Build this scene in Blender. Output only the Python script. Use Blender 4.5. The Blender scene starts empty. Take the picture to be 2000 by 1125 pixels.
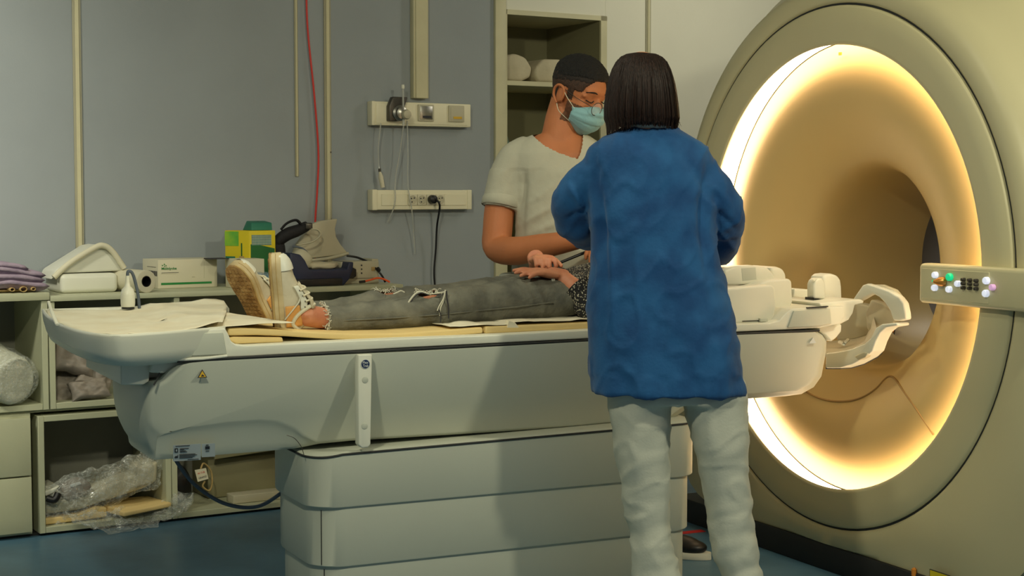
import bpy, bmesh, math, random
from mathutils import Vector, Matrix, noise
PI = math.pi
S = bpy.context.scene
COL = S.collection
random.seed(7)

# ------------------------------------------------------------------ camera, world, lights, exposure
CAM = Vector((0.0, 0.0, 1.25))
F_PX, YAW, PITCH = 3107.6, 1.1225, 0.0601
FW = Vector((math.cos(YAW) * math.cos(PITCH), math.sin(YAW) * math.cos(PITCH), -math.sin(PITCH)))
RT = Vector((math.sin(YAW), -math.cos(YAW), 0.0))
UP = RT.cross(FW)
FH = Vector((math.cos(YAW), math.sin(YAW), 0.0))
cd = bpy.data.cameras.new('camera'); cam = bpy.data.objects.new('camera', cd); COL.objects.link(cam)
cam.location = CAM
cam.rotation_euler = Matrix((RT, UP, -FW)).transposed().to_euler()
cd.sensor_width = 36.0; cd.lens = F_PX * 36.0 / 2000.0; cd.clip_start = 0.05
cd.dof.use_dof = False
S.camera = cam
S.view_settings.view_transform = 'Standard'; S.view_settings.look = 'None'
S.view_settings.gamma = 1.0; S.view_settings.use_curve_mapping = False
S.view_settings.exposure = -0.7
w = bpy.data.worlds.new('world'); S.world = w; w.use_nodes = True
w.node_tree.nodes['Background'].inputs[0].default_value = (0.42, 0.46, 0.48, 1)
w.node_tree.nodes['Background'].inputs[1].default_value = 0.42

def area(name, loc, target, size, power, col):
    l = bpy.data.lights.new(name, 'AREA'); l.shape = 'DISK'; l.size = size; l.energy = power; l.color = col
    o = bpy.data.objects.new(name, l); COL.objects.link(o); o.location = loc
    o.rotation_euler = (Vector(target) - Vector(loc)).to_track_quat('-Z', 'Y').to_euler()
    return o
area('ceiling_lamp_right', (3.0, 1.7, 2.62), (2.2, 4.0, 0.6), 0.16, 47, (1.0, 0.96, 0.70))
area('ceiling_lamp_left', (0.1, 2.0, 2.62), (1.3, 4.2, 0.6), 0.16, 52, (1.0, 0.96, 0.70))
area('ceiling_lamp_table', (1.25, 4.05, 2.66), (1.25, 4.15, 0.9), 0.20, 15, (1.0, 0.95, 0.72))
area('fill_light_wall_left', (-0.55, 4.6, 2.66), (-0.25, 6.2, 1.6), 0.5, 54, (1.0, 0.97, 0.80)).data.spread = math.radians(85)  # added fill, brightens the left part of the back wall
area('fill_light_wall_right', (4.2, 5.6, 2.66), (4.4, 6.8, 1.5), 0.5, 12.5, (1.0, 0.95, 0.76))  # added fill with no real fixture, lifts the pale wall
area('fill_light_rear', (5.5, 4.6, 2.66), (4.9, 4.4, 0.8), 0.5, 22, (1.0, 0.95, 0.84))  # added light behind the scanner to brighten the rear flare

# ------------------------------------------------------------------ materials
def lin(c):
    c = c / 255.0
    return c / 12.92 if c <= 0.04045 else ((c + 0.055) / 1.055) ** 2.4
def mat(name, rgb, rough=0.5, metal=0.0, var=0.0, scale=20.0, bump=0.0, bscale=None, emit=None, alpha=None,
        spec=0.5, rgb2=None, stretch=(1, 1, 1), detail=3.0, sheen=0.0, trans=0.0, sss=0.0, coat=0.0):
    m = bpy.data.materials.new(name); m.use_nodes = True
    nt = m.node_tree; b = nt.nodes['Principled BSDF']
    c1 = (lin(rgb[0]), lin(rgb[1]), lin(rgb[2]), 1)
    b.inputs['Base Color'].default_value = c1
    b.inputs['Roughness'].default_value = rough; b.inputs['Metallic'].default_value = metal
    b.inputs['Specular IOR Level'].default_value = spec
    b.inputs['Coat Weight'].default_value = coat
    if sheen: b.inputs['Sheen Weight'].default_value = sheen
    if sss:
        b.inputs['Subsurface Weight'].default_value = sss
        b.inputs['Subsurface Radius'].default_value = (0.012, 0.005, 0.003); b.inputs['Subsurface Scale'].default_value = 0.6
    if trans: b.inputs['Transmission Weight'].default_value = trans
    if alpha is not None: b.inputs['Alpha'].default_value = alpha
    if emit:
        b.inputs['Emission Color'].default_value = (emit[0], emit[1], emit[2], 1); b.inputs['Emission Strength'].default_value = emit[3]
    tc = nt.nodes.new('ShaderNodeTexCoord'); mp = nt.nodes.new('ShaderNodeMapping')
    mp.inputs['Scale'].default_value = stretch
    nt.links.new(tc.outputs['Object'], mp.inputs['Vector'])
    if var or rgb2:
        n = nt.nodes.new('ShaderNodeTexNoise'); n.inputs['Scale'].default_value = scale; n.inputs['Detail'].default_value = detail
        nt.links.new(mp.outputs[0], n.inputs['Vector'])
        r = nt.nodes.new('ShaderNodeValToRGB'); nt.links.new(n.outputs['Fac'], r.inputs['Fac'])
        if rgb2: c2 = (lin(rgb2[0]), lin(rgb2[1]), lin(rgb2[2]), 1)
        else: c2 = tuple(v * (1 - var) for v in c1[:3]) + (1,)
        r.color_ramp.elements[0].position = 0.35; r.color_ramp.elements[1].position = 0.65
        r.color_ramp.elements[0].color = c2; r.color_ramp.elements[1].color = c1
        nt.links.new(r.outputs['Color'], b.inputs['Base Color'])
    if bump:
        n2 = nt.nodes.new('ShaderNodeTexNoise'); n2.inputs['Scale'].default_value = bscale or scale; n2.inputs['Detail'].default_value = 4
        nt.links.new(mp.outputs[0], n2.inputs['Vector'])
        bp = nt.nodes.new('ShaderNodeBump'); bp.inputs['Strength'].default_value = bump; bp.inputs['Distance'].default_value = 0.01
        nt.links.new(n2.outputs['Fac'], bp.inputs['Height']); nt.links.new(bp.outputs[0], b.inputs['Normal'])
    return m
M = {}
M['wall'] = mat('wall_paint', (150, 157, 160), 0.7, var=0.06, scale=3, bump=0.05, bscale=150)
M['wall_light'] = mat('wall_paint_light', (226, 224, 206), 0.7, var=0.04, scale=3, bump=0.05, bscale=150)
M['panel'] = mat('panel_cream', (232, 226, 196), 0.45, var=0.03, scale=8)
M['batten'] = mat('batten_cream', (204, 198, 162), 0.5, var=0.08, scale=8)
M['batten_edge'] = mat('batten_edge_grey', (166, 162, 138), 0.6, var=0.08, scale=8)
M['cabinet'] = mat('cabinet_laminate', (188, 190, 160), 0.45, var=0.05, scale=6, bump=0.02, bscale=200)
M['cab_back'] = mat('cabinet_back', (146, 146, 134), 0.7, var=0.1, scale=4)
M['floor'] = mat('floor_vinyl', (84, 122, 146), 0.38, var=0.22, scale=5, bump=0.04, bscale=60)
M['plastic'] = mat('table_plastic', (192, 195, 180), 0.42, var=0.03, scale=4, bump=0.012, bscale=120)
M['white'] = mat('white_plastic', (222, 222, 206), 0.38, var=0.03, scale=5)
M['gantry'] = mat('gantry_plastic', (206, 198, 158), 0.38, var=0.03, scale=3, bump=0.01, bscale=100)
M['flare'] = mat('flare_plastic', (218, 190, 128), 0.45, var=0.03, scale=3)
M['flare_seam'] = mat('flare_seam', (176, 140, 84), 0.5, var=0.03)
M['seam'] = mat('seam_dark', (40, 42, 42), 0.7, var=0.1)
M['black'] = mat('black_plastic', (20, 20, 22), 0.45, var=0.2, scale=30)
M['plinth'] = mat('plinth_black', (34, 34, 34), 0.6, var=0.15, scale=8)
M['gown'] = mat('blue_nonwoven', (34, 90, 142), 0.75, rgb2=(20, 68, 118), scale=12, bump=0.10, bscale=110, sheen=0.1, spec=0.25)
M['trouser'] = mat('white_cotton', (196, 198, 184), 0.85, var=0.05, scale=14, bump=0.10, bscale=160, spec=0.2)
M['scrub'] = mat('scrub_cotton', (182, 180, 162), 0.85, var=0.05, scale=14, bump=0.08, bscale=160, spec=0.2)
M['skin_m'] = mat('skin_olive', (188, 116, 72), 0.62, var=0.10, scale=12, bump=0.06, bscale=160, sss=0.12)
M['skin_w'] = mat('skin_fair', (214, 150, 112), 0.5, var=0.10, scale=14, bump=0.06, bscale=160, sss=0.12)
M['skin_p'] = mat('skin_pink', (212, 146, 110), 0.55, rgb2=(196, 124, 94), scale=18, bump=0.08, bscale=160, sss=0.12)
M['ankle'] = mat('skin_ankle', (220, 128, 92), 0.5, rgb2=(196, 98, 72), scale=30, bump=0.08, bscale=160)
M['hair_w'] = mat('hair_dark_brown', (44, 28, 22), 0.5, rgb2=(22, 14, 12), scale=90, stretch=(3, 3, 0.15), bump=0.3, bscale=120, spec=0.25)
M['hair_m'] = mat('hair_black', (20, 17, 15), 0.7, rgb2=(12, 10, 9), scale=200, bump=0.8, bscale=300)
M['stubble'] = mat('stubble', (112, 72, 48), 0.8, rgb2=(84, 54, 36), scale=260, bump=0.2, bscale=300)
M['fade'] = mat('faded_hair', (74, 50, 36), 0.8, rgb2=(48, 34, 26), scale=240, bump=0.3, bscale=300)
M['fade2'] = mat('cropped_hair', (40, 30, 25), 0.8, rgb2=(26, 20, 17), scale=240, bump=0.4, bscale=300)
M['brow'] = mat('eyebrow', (30, 22, 18), 0.8, var=0.2, scale=200)
M['mask'] = mat('surgical_mask', (138, 184, 190), 0.8, var=0.06, scale=30, bump=0.15, bscale=90, sheen=0.1)
M['jeans'] = mat('grey_denim', (126, 125, 112), 0.85, rgb2=(98, 98, 90), scale=16, bump=0.25, bscale=120, spec=0.15)
M['fray'] = mat('frayed_thread', (206, 204, 186), 0.8, var=0.1)
M['shoe'] = mat('shoe_canvas', (214, 206, 182), 0.7, rgb2=(190, 180, 152), scale=14, bump=0.15, bscale=90)
M['sole_edge'] = mat('shoe_sole_rubber', (206, 190, 150), 0.7, rgb2=(178, 156, 112), scale=18, bump=0.1)
M['sole'] = mat('shoe_outsole', (178, 146, 96), 0.8, rgb2=(140, 106, 62), scale=45, bump=0.6, bscale=60)
M['orange'] = mat('orange_lining', (222, 164, 92), 0.7, rgb2=(204, 146, 74), scale=30)
M['foam'] = mat('yellow_foam', (230, 202, 138), 0.75, var=0.06, scale=9, bump=0.05, bscale=90)
M['sheet'] = mat('paper_sheet', (238, 232, 208), 0.8, rgb2=(230, 220, 192), scale=9, bump=0.25, bscale=16)
M['lilac'] = mat('lilac_blanket', (164, 148, 164), 0.9, rgb2=(142, 126, 146), scale=22, bump=0.3, bscale=60)
M['tan'] = mat('tan_cloth', (188, 160, 104), 0.9, var=0.2, scale=22, bump=0.3, bscale=60)
M['card'] = mat('white_card', (214, 208, 182), 0.7, var=0.04, scale=6)
M['green'] = mat('print_green', (28, 128, 58), 0.6, var=0.05)
M['yellow'] = mat('box_yellow', (222, 200, 22), 0.6, var=0.06, scale=12)
M['boxgreen'] = mat('box_green', (26, 104, 44), 0.55, var=0.15, scale=12)
M['limegreen'] = mat('box_lime', (96, 178, 60), 0.6, rgb2=(150, 196, 50), scale=18)
M['teal'] = mat('box_teal', (34, 116, 92), 0.6, var=0.1, scale=14)
M['tealgrid'] = mat('box_grid', (112, 150, 140), 0.6, var=0.2, scale=60)
M['navy'] = mat('navy_plastic', (18, 32, 66), 0.45, var=0.1, scale=9)
M['strap'] = mat('black_strap', (22, 20, 24), 0.75, var=0.25, scale=40, bump=0.2, bscale=90)
M['beige'] = mat('beige_plastic', (190, 184, 158), 0.5, var=0.04, scale=8)
M['metal'] = mat('brushed_metal', (170, 168, 160), 0.3, metal=0.9, var=0.15, scale=40)
M['dmetal'] = mat('dark_metal', (86, 82, 76), 0.35, metal=0.6, var=0.25, scale=40)
M['red'] = mat('red_cable', (214, 48, 36), 0.5, var=0.05)
M['orangec'] = mat('orange_cable', (236, 96, 40), 0.5, var=0.05)
M['tubing'] = mat('clear_tubing', (206, 208, 200), 0.2, var=0.05, alpha=0.55)
M['greycable'] = mat('grey_cable', (84, 94, 106), 0.5, var=0.05)
M['print'] = mat('print_dark', (46, 46, 52), 0.7, var=0.05)
M['label'] = mat('label_white', (206, 210, 208), 0.6, var=0.03)
M['badge'] = mat('badge_navy', (12, 40, 84), 0.5, var=0.05)
M['warn'] = mat('warning_yellow', (214, 172, 48), 0.5, var=0.05)
M['warno'] = mat('warning_orange', (206, 128, 40), 0.5, var=0.05)
M['recess'] = mat('shaded_laminate', (134, 130, 98), 0.6, var=0.06, scale=5)  # laminate with the shade of the shelf recess put into its colour
M['pillow'] = mat('grey_pouch', (150, 140, 128), 0.6, rgb2=(128, 120, 110), scale=12, bump=0.3, bscale=30)
M['roll'] = mat('wrapped_roll_white', (206, 206, 186), 0.45, rgb2=(188, 188, 166), scale=20, bump=0.5, bscale=30)
M['linen'] = mat('linen_white', (196, 186, 158), 0.85, rgb2=(176, 166, 138), scale=9, bump=0.3, bscale=30)
M['bottle'] = mat('clear_bottle', (150, 176, 160), 0.3, var=0.1, scale=9, alpha=0.55)
M['bottlegreen'] = mat('green_bottle', (80, 150, 118), 0.3, var=0.2, scale=9, alpha=0.75)
M['rearwall'] = mat('rear_wall_grey', (150, 140, 128), 0.7, var=0.04, scale=3)
M['ceiling'] = mat('ceiling_white', (200, 200, 196), 0.8, var=0.03, scale=3)
M['led_white'] = mat('button_lit_white', (225, 230, 250), 0.4, emit=(0.8, 0.86, 1.0, 0.9), var=0.03)
M['led_green'] = mat('button_lit_green', (20, 210, 130), 0.4, emit=(0.0, 0.75, 0.35, 0.8), var=0.03)
M['led_pink'] = mat('button_lit_pink', (220, 170, 220), 0.4, emit=(0.85, 0.5, 0.8, 0.6), var=0.03)
M['brass'] = mat('knob_amber', (186, 128, 56), 0.35, metal=0.5, var=0.1)
M['glow'] = mat('light_strip', (255, 236, 200), 0.5, emit=(1.0, 0.76, 0.50, 17.0), var=0.01)
M['lens'] = mat('spectacle_lens', (230, 232, 232), 0.05, var=0.01, alpha=0.12, spec=0.9)
M['red_line'] = mat('red_tape', (196, 40, 34), 0.6, var=0.05)

def film(name, tint=(226, 230, 222), a=0.34):
    m = mat(name, tint, 0.06, spec=1.0, bump=1.0, bscale=26, var=0.02, coat=1.0)
    b = m.node_tree.nodes['Principled BSDF']; nt = m.node_tree
    n = nt.nodes.new('ShaderNodeTexNoise'); n.inputs['Scale'].default_value = 34; n.inputs['Detail'].default_value = 5
    r = nt.nodes.new('ShaderNodeMapRange'); r.inputs['From Min'].default_value = 0.4; r.inputs['From Max'].default_value = 0.72
    r.inputs['To Min'].default_value = a * 0.45; r.inputs['To Max'].default_value = a * 1.7
    nt.links.new(n.outputs['Fac'], r.inputs['Value']); nt.links.new(r.outputs[0], b.inputs['Alpha'])
    return m
M['film'] = film('clear_film')
M['film_blue'] = film('blue_film', (150, 180, 205), 0.6)

def knit():
    m = mat('speckled_knit', (30, 30, 32), 0.9, bump=0.3, bscale=200)
    nt = m.node_tree; b = nt.nodes['Principled BSDF']
    tc = nt.nodes.new('ShaderNodeTexCoord'); v = nt.nodes.new('ShaderNodeTexVoronoi'); v.inputs['Scale'].default_value = 165
    nt.links.new(tc.outputs['Object'], v.inputs['Vector'])
    r = nt.nodes.new('ShaderNodeValToRGB'); nt.links.new(v.outputs['Distance'], r.inputs['Fac'])
    r.color_ramp.elements[0].position = 0.26; r.color_ramp.elements[0].color = (lin(196), lin(190), lin(168), 1)
    r.color_ramp.elements[1].position = 0.36; r.color_ramp.elements[1].color = (lin(30), lin(30), lin(32), 1)
    nt.links.new(r.outputs['Color'], b.inputs['Base Color'])
    return m
M['knit'] = knit()

# ------------------------------------------------------------------ pixel rays -> points on real planes
def ray(x, y): return FW * F_PX + RT * (x - 1000.0) - UP * (y - 562.5)
def sy(x, y, Y): d = ray(x, y); return CAM + d * (Y / d.y)          # on the vertical plane at depth Y (parallel to the table side)
def sx(x, y, X): d = ray(x, y); return CAM + d * (X / d.x)          # on the plane of the scanner front
def sz(x, y, z): d = ray(x, y); return CAM + d * ((z - CAM.z) / d.z)
def sd(x, y, D): d = ray(x, y); return CAM + d * (D / d.dot(FH))    # at forward distance D
WA = 0.10
W0 = Vector((0.791, 5.884, 0)); WU = Vector((math.cos(WA), math.sin(WA), 0)); WN = Vector((-math.sin(WA), math.cos(WA), 0))
def W(u, v, z): return W0 + WU * u + WN * v + Vector((0, 0, z))     # wall frame: along, behind the cabinet fronts, up
def sw(x, y, v=0.0): d = ray(x, y); return CAM + d * (((W0.dot(WN) + v) - CAM.dot(WN)) / d.dot(WN))
WALLV = 0.43

# ------------------------------------------------------------------ mesh helpers
class MB:
    def __init__(s): s.v = []; s.f = []; s.m = []; s.cur = 0
    def add(s, vs, fs):
        o = len(s.v); s.v += [Vector(p) for p in vs]
        s.f += [tuple(i + o for i in f) for f in fs]; s.m += [s.cur] * len(fs); return s
    def box(s, c, d, rot=None):
        c = Vector(c); h = Vector(d) / 2; vs = []
        for z in (-1, 1):
            for y in (-1, 1):
                for x in (-1, 1):
                    p = Vector((x * h.x, y * h.y, z * h.z))
                    vs.append(c + (rot @ p if rot else p))
        return s.add(vs, [(0, 2, 3, 1), (4, 5, 7, 6), (0, 1, 5, 4), (2, 6, 7, 3), (0, 4, 6, 2), (1, 3, 7, 5)])
    def hexa(s, a):     # 8 points: bottom 4 ccw, top 4 ccw
        return s.add(a, [(3, 2, 1, 0), (4, 5, 6, 7), (0, 1, 5, 4), (1, 2, 6, 5), (2, 3, 7, 6), (3, 0, 4, 7)])
    def prism(s, pts, off):
        n = len(pts); off = Vector(off); a = [Vector(p) for p in pts]; b = [p + off for p in a]
        fs = [tuple(range(n - 1, -1, -1)), tuple(range(n, 2 * n))] + [(i, (i + 1) % n, n + (i + 1) % n, n + i) for i in range(n)]
        return s.add(a + b, fs)
    def rings(s, rs, cap=True, closed=False):
        n = len(rs[0]); k = len(rs); vs = [p for r in rs for p in r]; fs = []
        for j in range(k if closed else k - 1):
            a = j * n; b = ((j + 1) % k) * n
            fs += [(a + i, a + (i + 1) % n, b + (i + 1) % n, b + i) for i in range(n)]
        if cap and not closed: fs += [tuple(range(n - 1, -1, -1)), tuple(range((k - 1) * n, k * n))]
        return s.add(vs, fs)
    def tube(s, path, r, n=10, cap=True, closed=False, flat=1.0):
        P = [Vector(p) for p in path]; k = len(P); rr = r if isinstance(r, (list, tuple)) else [r] * k
        rs = []; prev = None
        for i in range(k):
            if closed: t = P[(i + 1) % k] - P[i - 1]
            else: t = P[min(i + 1, k - 1)] - P[max(i - 1, 0)]
            t.normalize()
            if prev is None:
                up = Vector((0, 0, 1)) if abs(t.z) < 0.9 else Vector((1, 0, 0))
                a = t.cross(up).normalized()
            else:
                a = prev - t * prev.dot(t)
                a = a.normalized() if a.length > 1e-6 else t.orthogonal().normalized()
            b = t.cross(a); prev = a
            rs.append([P[i] + (a * math.cos(q) + b * math.sin(q) * flat) * rr[i] for q in [2 * PI * j / n for j in range(n)]])
        return s.rings(rs, cap, closed)
    def ell(s, c, r, n=20, m=12, rot=None, e=1.0):
        c = Vector(c); rs = []
        def pw(x): return math.copysign(abs(x) ** e, x)
        for j in range(1, m):
            th = PI * j / m
            ring = []
            for i in range(n):
                ph = 2 * PI * i / n
                p = Vector((r[0] * pw(math.cos(ph)) * pw(math.sin(th)), r[1] * pw(math.sin(ph)) * pw(math.sin(th)), -r[2] * pw(math.cos(th))))
                ring.append(c + (rot @ p if rot else p))
            rs.append(ring)
        k = m - 1; vs = [p for q in rs for p in q]
        b = Vector((0, 0, -r[2])); t = Vector((0, 0, r[2]))
        vs += [c + (rot @ b if rot else b), c + (rot @ t if rot else t)]
        fs = []
        for j in range(k - 1): fs += [(j * n + i, j * n + (i + 1) % n, (j + 1) * n + (i + 1) % n, (j + 1) * n + i) for i in range(n)]
        fs += [(k * n, (i + 1) % n, i) for i in range(n)] + [(k * n + 1, (k - 1) * n + i, (k - 1) * n + (i + 1) % n) for i in range(n)]
        return s.add(vs, fs)
    def lathe(s, prof, c, axis=(0, 0, 1), n=32, closed=False, cap=True):
        ax = Vector(axis).normalized(); a = ax.orthogonal().normalized(); b = ax.cross(a); c = Vector(c)
        rs = [[c + ax * h + (a * math.cos(2 * PI * i / n) + b * math.sin(2 * PI * i / n)) * r for i in range(n)] for r, h in prof]
        return s.rings(rs, cap, closed)
    def quadgrid(s, fn, nu, nv):
        vs = [fn(i / nu, j / nv) for j in range(nv + 1) for i in range(nu + 1)]
        fs = [(j * (nu + 1) + i, j * (nu + 1) + i + 1, (j + 1) * (nu + 1) + i + 1, (j + 1) * (nu + 1) + i) for j in range(nv) for i in range(nu)]
        return s.add(vs, fs)

def smooth_path(pts, k=6):
    P = [Vector(p) for p in pts]; out = []
    for i in range(len(P) - 1):
        p0, p1, p2, p3 = P[max(i - 1, 0)], P[i], P[i + 1], P[min(i + 2, len(P) - 1)]
        for j in range(k):
            t = j / k
            out.append(0.5 * ((2 * p1) + (p2 - p0) * t + (2 * p0 - 5 * p1 + 4 * p2 - p3) * t * t + (3 * p1 - p0 - 3 * p2 + p3) * t ** 3))
    out.append(P[-1]); return out
def interp(tab, x):
    if x <= tab[0][0]: return tab[0][1:]
    for a, b in zip(tab, tab[1:]):
        if x <= b[0]:
            t = (x - a[0]) / (b[0] - a[0]); t2 = t
            return tuple(p + (q - p) * t2 for p, q in zip(a[1:], b[1:]))
    return tab[-1][1:]

def root_loc(p):
    v = Vector((0, 0, 0))
    while p is not None: v += p.location; p = p.parent
    return v
def obj(name, mb, m, parent=None, bevel=0.0, seg=3, smooth=True, ang=38, kind=None, label=None, solid=0.0, flip=False, weld=False):
    bm = bmesh.new(); vs = [bm.verts.new(p) for p in mb.v]
    for f, mi in zip(mb.f, mb.m):
        try: q = bm.faces.new([vs[i] for i in f]); q.material_index = mi
        except ValueError: pass
    if weld: bmesh.ops.remove_doubles(bm, verts=bm.verts, dist=1e-5)
    bmesh.ops.recalc_face_normals(bm, faces=bm.faces)
    if bevel:
        es = [e for e in bm.edges if len(e.link_faces) == 2 and e.calc_face_angle(0) > math.radians(28)]
        bmesh.ops.bevel(bm, geom=es, offset=bevel, segments=seg, affect='EDGES', profile=0.5, clamp_overlap=True)
    if smooth:
        for f in bm.faces: f.smooth = True
        for e in bm.edges:
            if len(e.link_faces) == 2 and e.calc_face_angle(0) > math.radians(ang): e.smooth = False
    if parent is None:
        xs = [v.co.x for v in bm.verts]; ys = [v.co.y for v in bm.verts]; zs = [v.co.z for v in bm.verts]
        loc = Vector(((min(xs) + max(xs)) / 2, (min(ys) + max(ys)) / 2, min(zs)))
    else: loc = root_loc(parent)
    bmesh.ops.translate(bm, verts=bm.verts, vec=-loc)
    me = bpy.data.meshes.new(name); bm.to_mesh(me); bm.free()
    for mm in (m if isinstance(m, (list, tuple)) else [m]): me.materials.append(M[mm] if isinstance(mm, str) else mm)
    o = bpy.data.objects.new(name, me); COL.objects.link(o)
    if parent is None: o.location = loc
    else: o.parent = parent
    if solid:
        md = o.modifiers.new('solid', 'SOLIDIFY'); md.thickness = solid; md.offset = 0
    if kind: o['kind'] = kind
    if label: o['label'] = label
    return o
def thing(name, label, cat, loc, group=None):
    o = bpy.data.objects.new(name, None); COL.objects.link(o); o.location = loc; o.empty_display_size = 0.05
    o['label'] = label; o['category'] = cat
    if group: o['group'] = group
    return o
def tag(o, label, cat, group=None):
    o['label'] = label; o['category'] = cat
    if group: o['group'] = group
    return o
def struct(name, mb, m, parent=None, **k):
    return obj(name, mb, m, parent, kind='structure' if parent is None else None, **k)
def bx(p0, p1):
    a = Vector(p0); b = Vector(p1); return MB().box((a + b) / 2, [abs(q) for q in (b - a)])
def wbox(u0, u1, v0, v1, z0, z1, mb=None):
    mb = mb or MB()
    return mb.hexa([W(u0, v0, z0), W(u1, v0, z0), W(u1, v1, z0), W(u0, v1, z0), W(u0, v0, z1), W(u1, v0, z1), W(u1, v1, z1), W(u0, v1, z1)])

def text(name, body, m, origin, xdir, ydir, height, parent, width=None, depth=0.0006, bold=False):
    cu = bpy.data.curves.new(name, 'FONT'); cu.body = body; cu.size = 1.0; cu.extrude = 0.0
    cu.align_x = 'LEFT'; cu.resolution_u = 2
    if bold: cu.offset = 0.02
    to = bpy.data.objects.new(name, cu); COL.objects.link(to)
    dg = bpy.context.evaluated_depsgraph_get(); dg.update()
    me = bpy.data.meshes.new_from_object(to.evaluated_get(dg)); bpy.data.objects.remove(to); bpy.data.curves.remove(cu)
    xs = [v.co.x for v in me.vertices]; ys = [v.co.y for v in me.vertices]
    x0, x1, y0, y1 = min(xs), max(xs), min(ys), max(ys)
    X = Vector(xdir).normalized(); Y = Vector(ydir).normalized(); sc = height / (y1 - y0)
    scx = width / (x1 - x0) if width else sc
    N = X.cross(Y).normalized(); base = root_loc(parent)
    for v in me.vertices:
        v.co = Vector(origin) + X * (v.co.x - x0) * scx + Y * (v.co.y - y0) * sc + N * depth - base
    me.materials.clear(); me.materials.append(M[m])
    o = bpy.data.objects.new(name, me); COL.objects.link(o); o.parent = parent
    return o

def remesh(name, mb, m, parent, voxel=0.007, smooth_it=6, disp=None, cut=None, bake=True, factor=0.6, kind=None, label=None, decim=None):
    """one continuous surface from overlapping closed pieces; disp(p, n) moves the baked vertices, cut(p) drops faces"""
    me = bpy.data.meshes.new('tmp'); me.from_pydata([tuple(v) for v in mb.v], [], mb.f); me.update()
    bm = bmesh.new(); bm.from_mesh(me); bmesh.ops.recalc_face_normals(bm, faces=bm.faces); bm.to_mesh(me); bm.free()
    o = bpy.data.objects.new('tmp', me); COL.objects.link(o)
    r = o.modifiers.new('r', 'REMESH'); r.mode = 'VOXEL'; r.voxel_size = voxel
    s = o.modifiers.new('s', 'SMOOTH'); s.factor = factor; s.iterations = smooth_it
    dg = bpy.context.evaluated_depsgraph_get(); dg.update()
    nm = bpy.data.meshes.new_from_object(o.evaluated_get(dg))
    bpy.data.objects.remove(o); bpy.data.meshes.remove(me)
    if disp:
        cos = [v.co.copy() for v in nm.vertices]; ns = [v.normal.copy() for v in nm.vertices]
        for v, c, n in zip(nm.vertices, cos, ns): v.co = disp(c, n)
    bm = bmesh.new(); bm.from_mesh(nm)
    if cut:
        dl = [f for f in bm.faces if cut(f.calc_center_median())]
        bmesh.ops.delete(bm, geom=dl, context='FACES')
        for _ in range(3): bmesh.ops.smooth_vert(bm, verts=[v for v in bm.verts if v.is_boundary], factor=0.5, use_axis_x=True, use_axis_y=True, use_axis_z=True)
    for f in bm.faces: f.smooth = True
    base = root_loc(parent); bmesh.ops.translate(bm, verts=bm.verts, vec=-base)
    nm.materials.clear(); bm.to_mesh(nm); bm.free(); nm.name = name
    nm.materials.append(M[m] if isinstance(m, str) else m)
    q = bpy.data.objects.new(name, nm); COL.objects.link(q); q.parent = parent
    if label: q['label'] = label
    if kind: q['kind'] = kind
    return q
def nz(p, s, off=0.0): return noise.noise(Vector((p.x * s + off, p.y * s + off * 1.7, p.z * s - off)))
# ================================================================== ROOM
struct('floor', bx((-3.5, 1.2, -0.06), (7.2, 8.2, 0.0)), 'floor')
# wall behind the cabinets: blue left part, pale right part, each wall panel a piece with a recessed joint
wb = struct('wall_back', wbox(-3.2, 2.33, WALLV + 0.012, WALLV + 0.15, 0, 2.72), 'batten_edge', smooth=False)
for u0, u1 in ((-3.2, -0.80), (-0.797, 0.424), (0.430, 1.488), (1.492, 2.322)):
    obj('wall_panel', wbox(u0, u1, WALLV, WALLV + 0.014, 0, 2.7), 'wall', wb, bevel=0.002, seg=1)
# pale wall with the recess for the shelves
wr = struct('wall_right', wbox(2.33, 5.2, WALLV + 0.50, WALLV + 0.62, 0, 2.72), 'batten_edge', smooth=False)
zt = 2.075; zb = 0.25
for u0, u1, z0, z1 in ((2.33, 2.372, 0, 2.7), (2.372, 2.93, zt, 2.7), (2.372, 2.93, 0, zb), (2.93, 3.172, 0, 2.7), (3.178, 4.1, 0, 2.7), (4.104, 5.2, 0, 2.7)):
    obj('wall_panel', wbox(u0, u1, WALLV, WALLV + 0.03, z0, z1), 'wall_light', wr, bevel=0.0015, seg=1)
struct('wall_rear', bx((6.6, 1.2, 0), (6.72, 7.2, 2.72)), 'rearwall', smooth=False)
struct('wall_left', MB().prism([W(-3.2, WALLV + 0.1, 0), W(-3.32, WALLV + 0.1, 0), (-3.45, 1.5, 0), (-3.33, 1.5, 0)], (0, 0, 2.72)), 'wall', smooth=False)
struct('ceiling', bx((-3.5, 1.2, 2.72), (7.2, 8.0, 2.80)), 'ceiling', smooth=False)

def batten(n, u0, u1, z0, z1, d=0.012, ridge=0.45):
    t = struct('trim_%d' % n, wbox(u0, u1, WALLV - d * 0.6, WALLV, z0, z1), 'batten_edge', bevel=0.0015, seg=1)
    c = (u0 + u1) / 2; h = (u1 - u0) * ridge / 2
    obj('raised_strip', wbox(c - h, c + h, WALLV - d, WALLV - d * 0.6 + 0.001, z0, z1), 'batten', t, bevel=0.001, seg=1)
    return t
batten(1, 0.413, 0.446, 0.83, 2.70)
batten(2, 1.345, 1.362, 1.316, 2.70, d=0.008)
batten(3, 1.480, 1.512, 0.83, 2.70)
batten(4, 3.162, 3.190, 0.0, 2.70)
t5 = struct('trim_5', wbox(2.318, 2.374, WALLV - 0.02, WALLV + 0.001, 0, 2.70), 'batten', bevel=0.003, seg=2)
for z in (1.135, 1.42):
    obj('screw', MB().lathe([(0.0035, 0), (0.003, 0.002)], W(1.507, WALLV - 0.0085, z), -WN, n=10), 'dmetal', t5)

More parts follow.
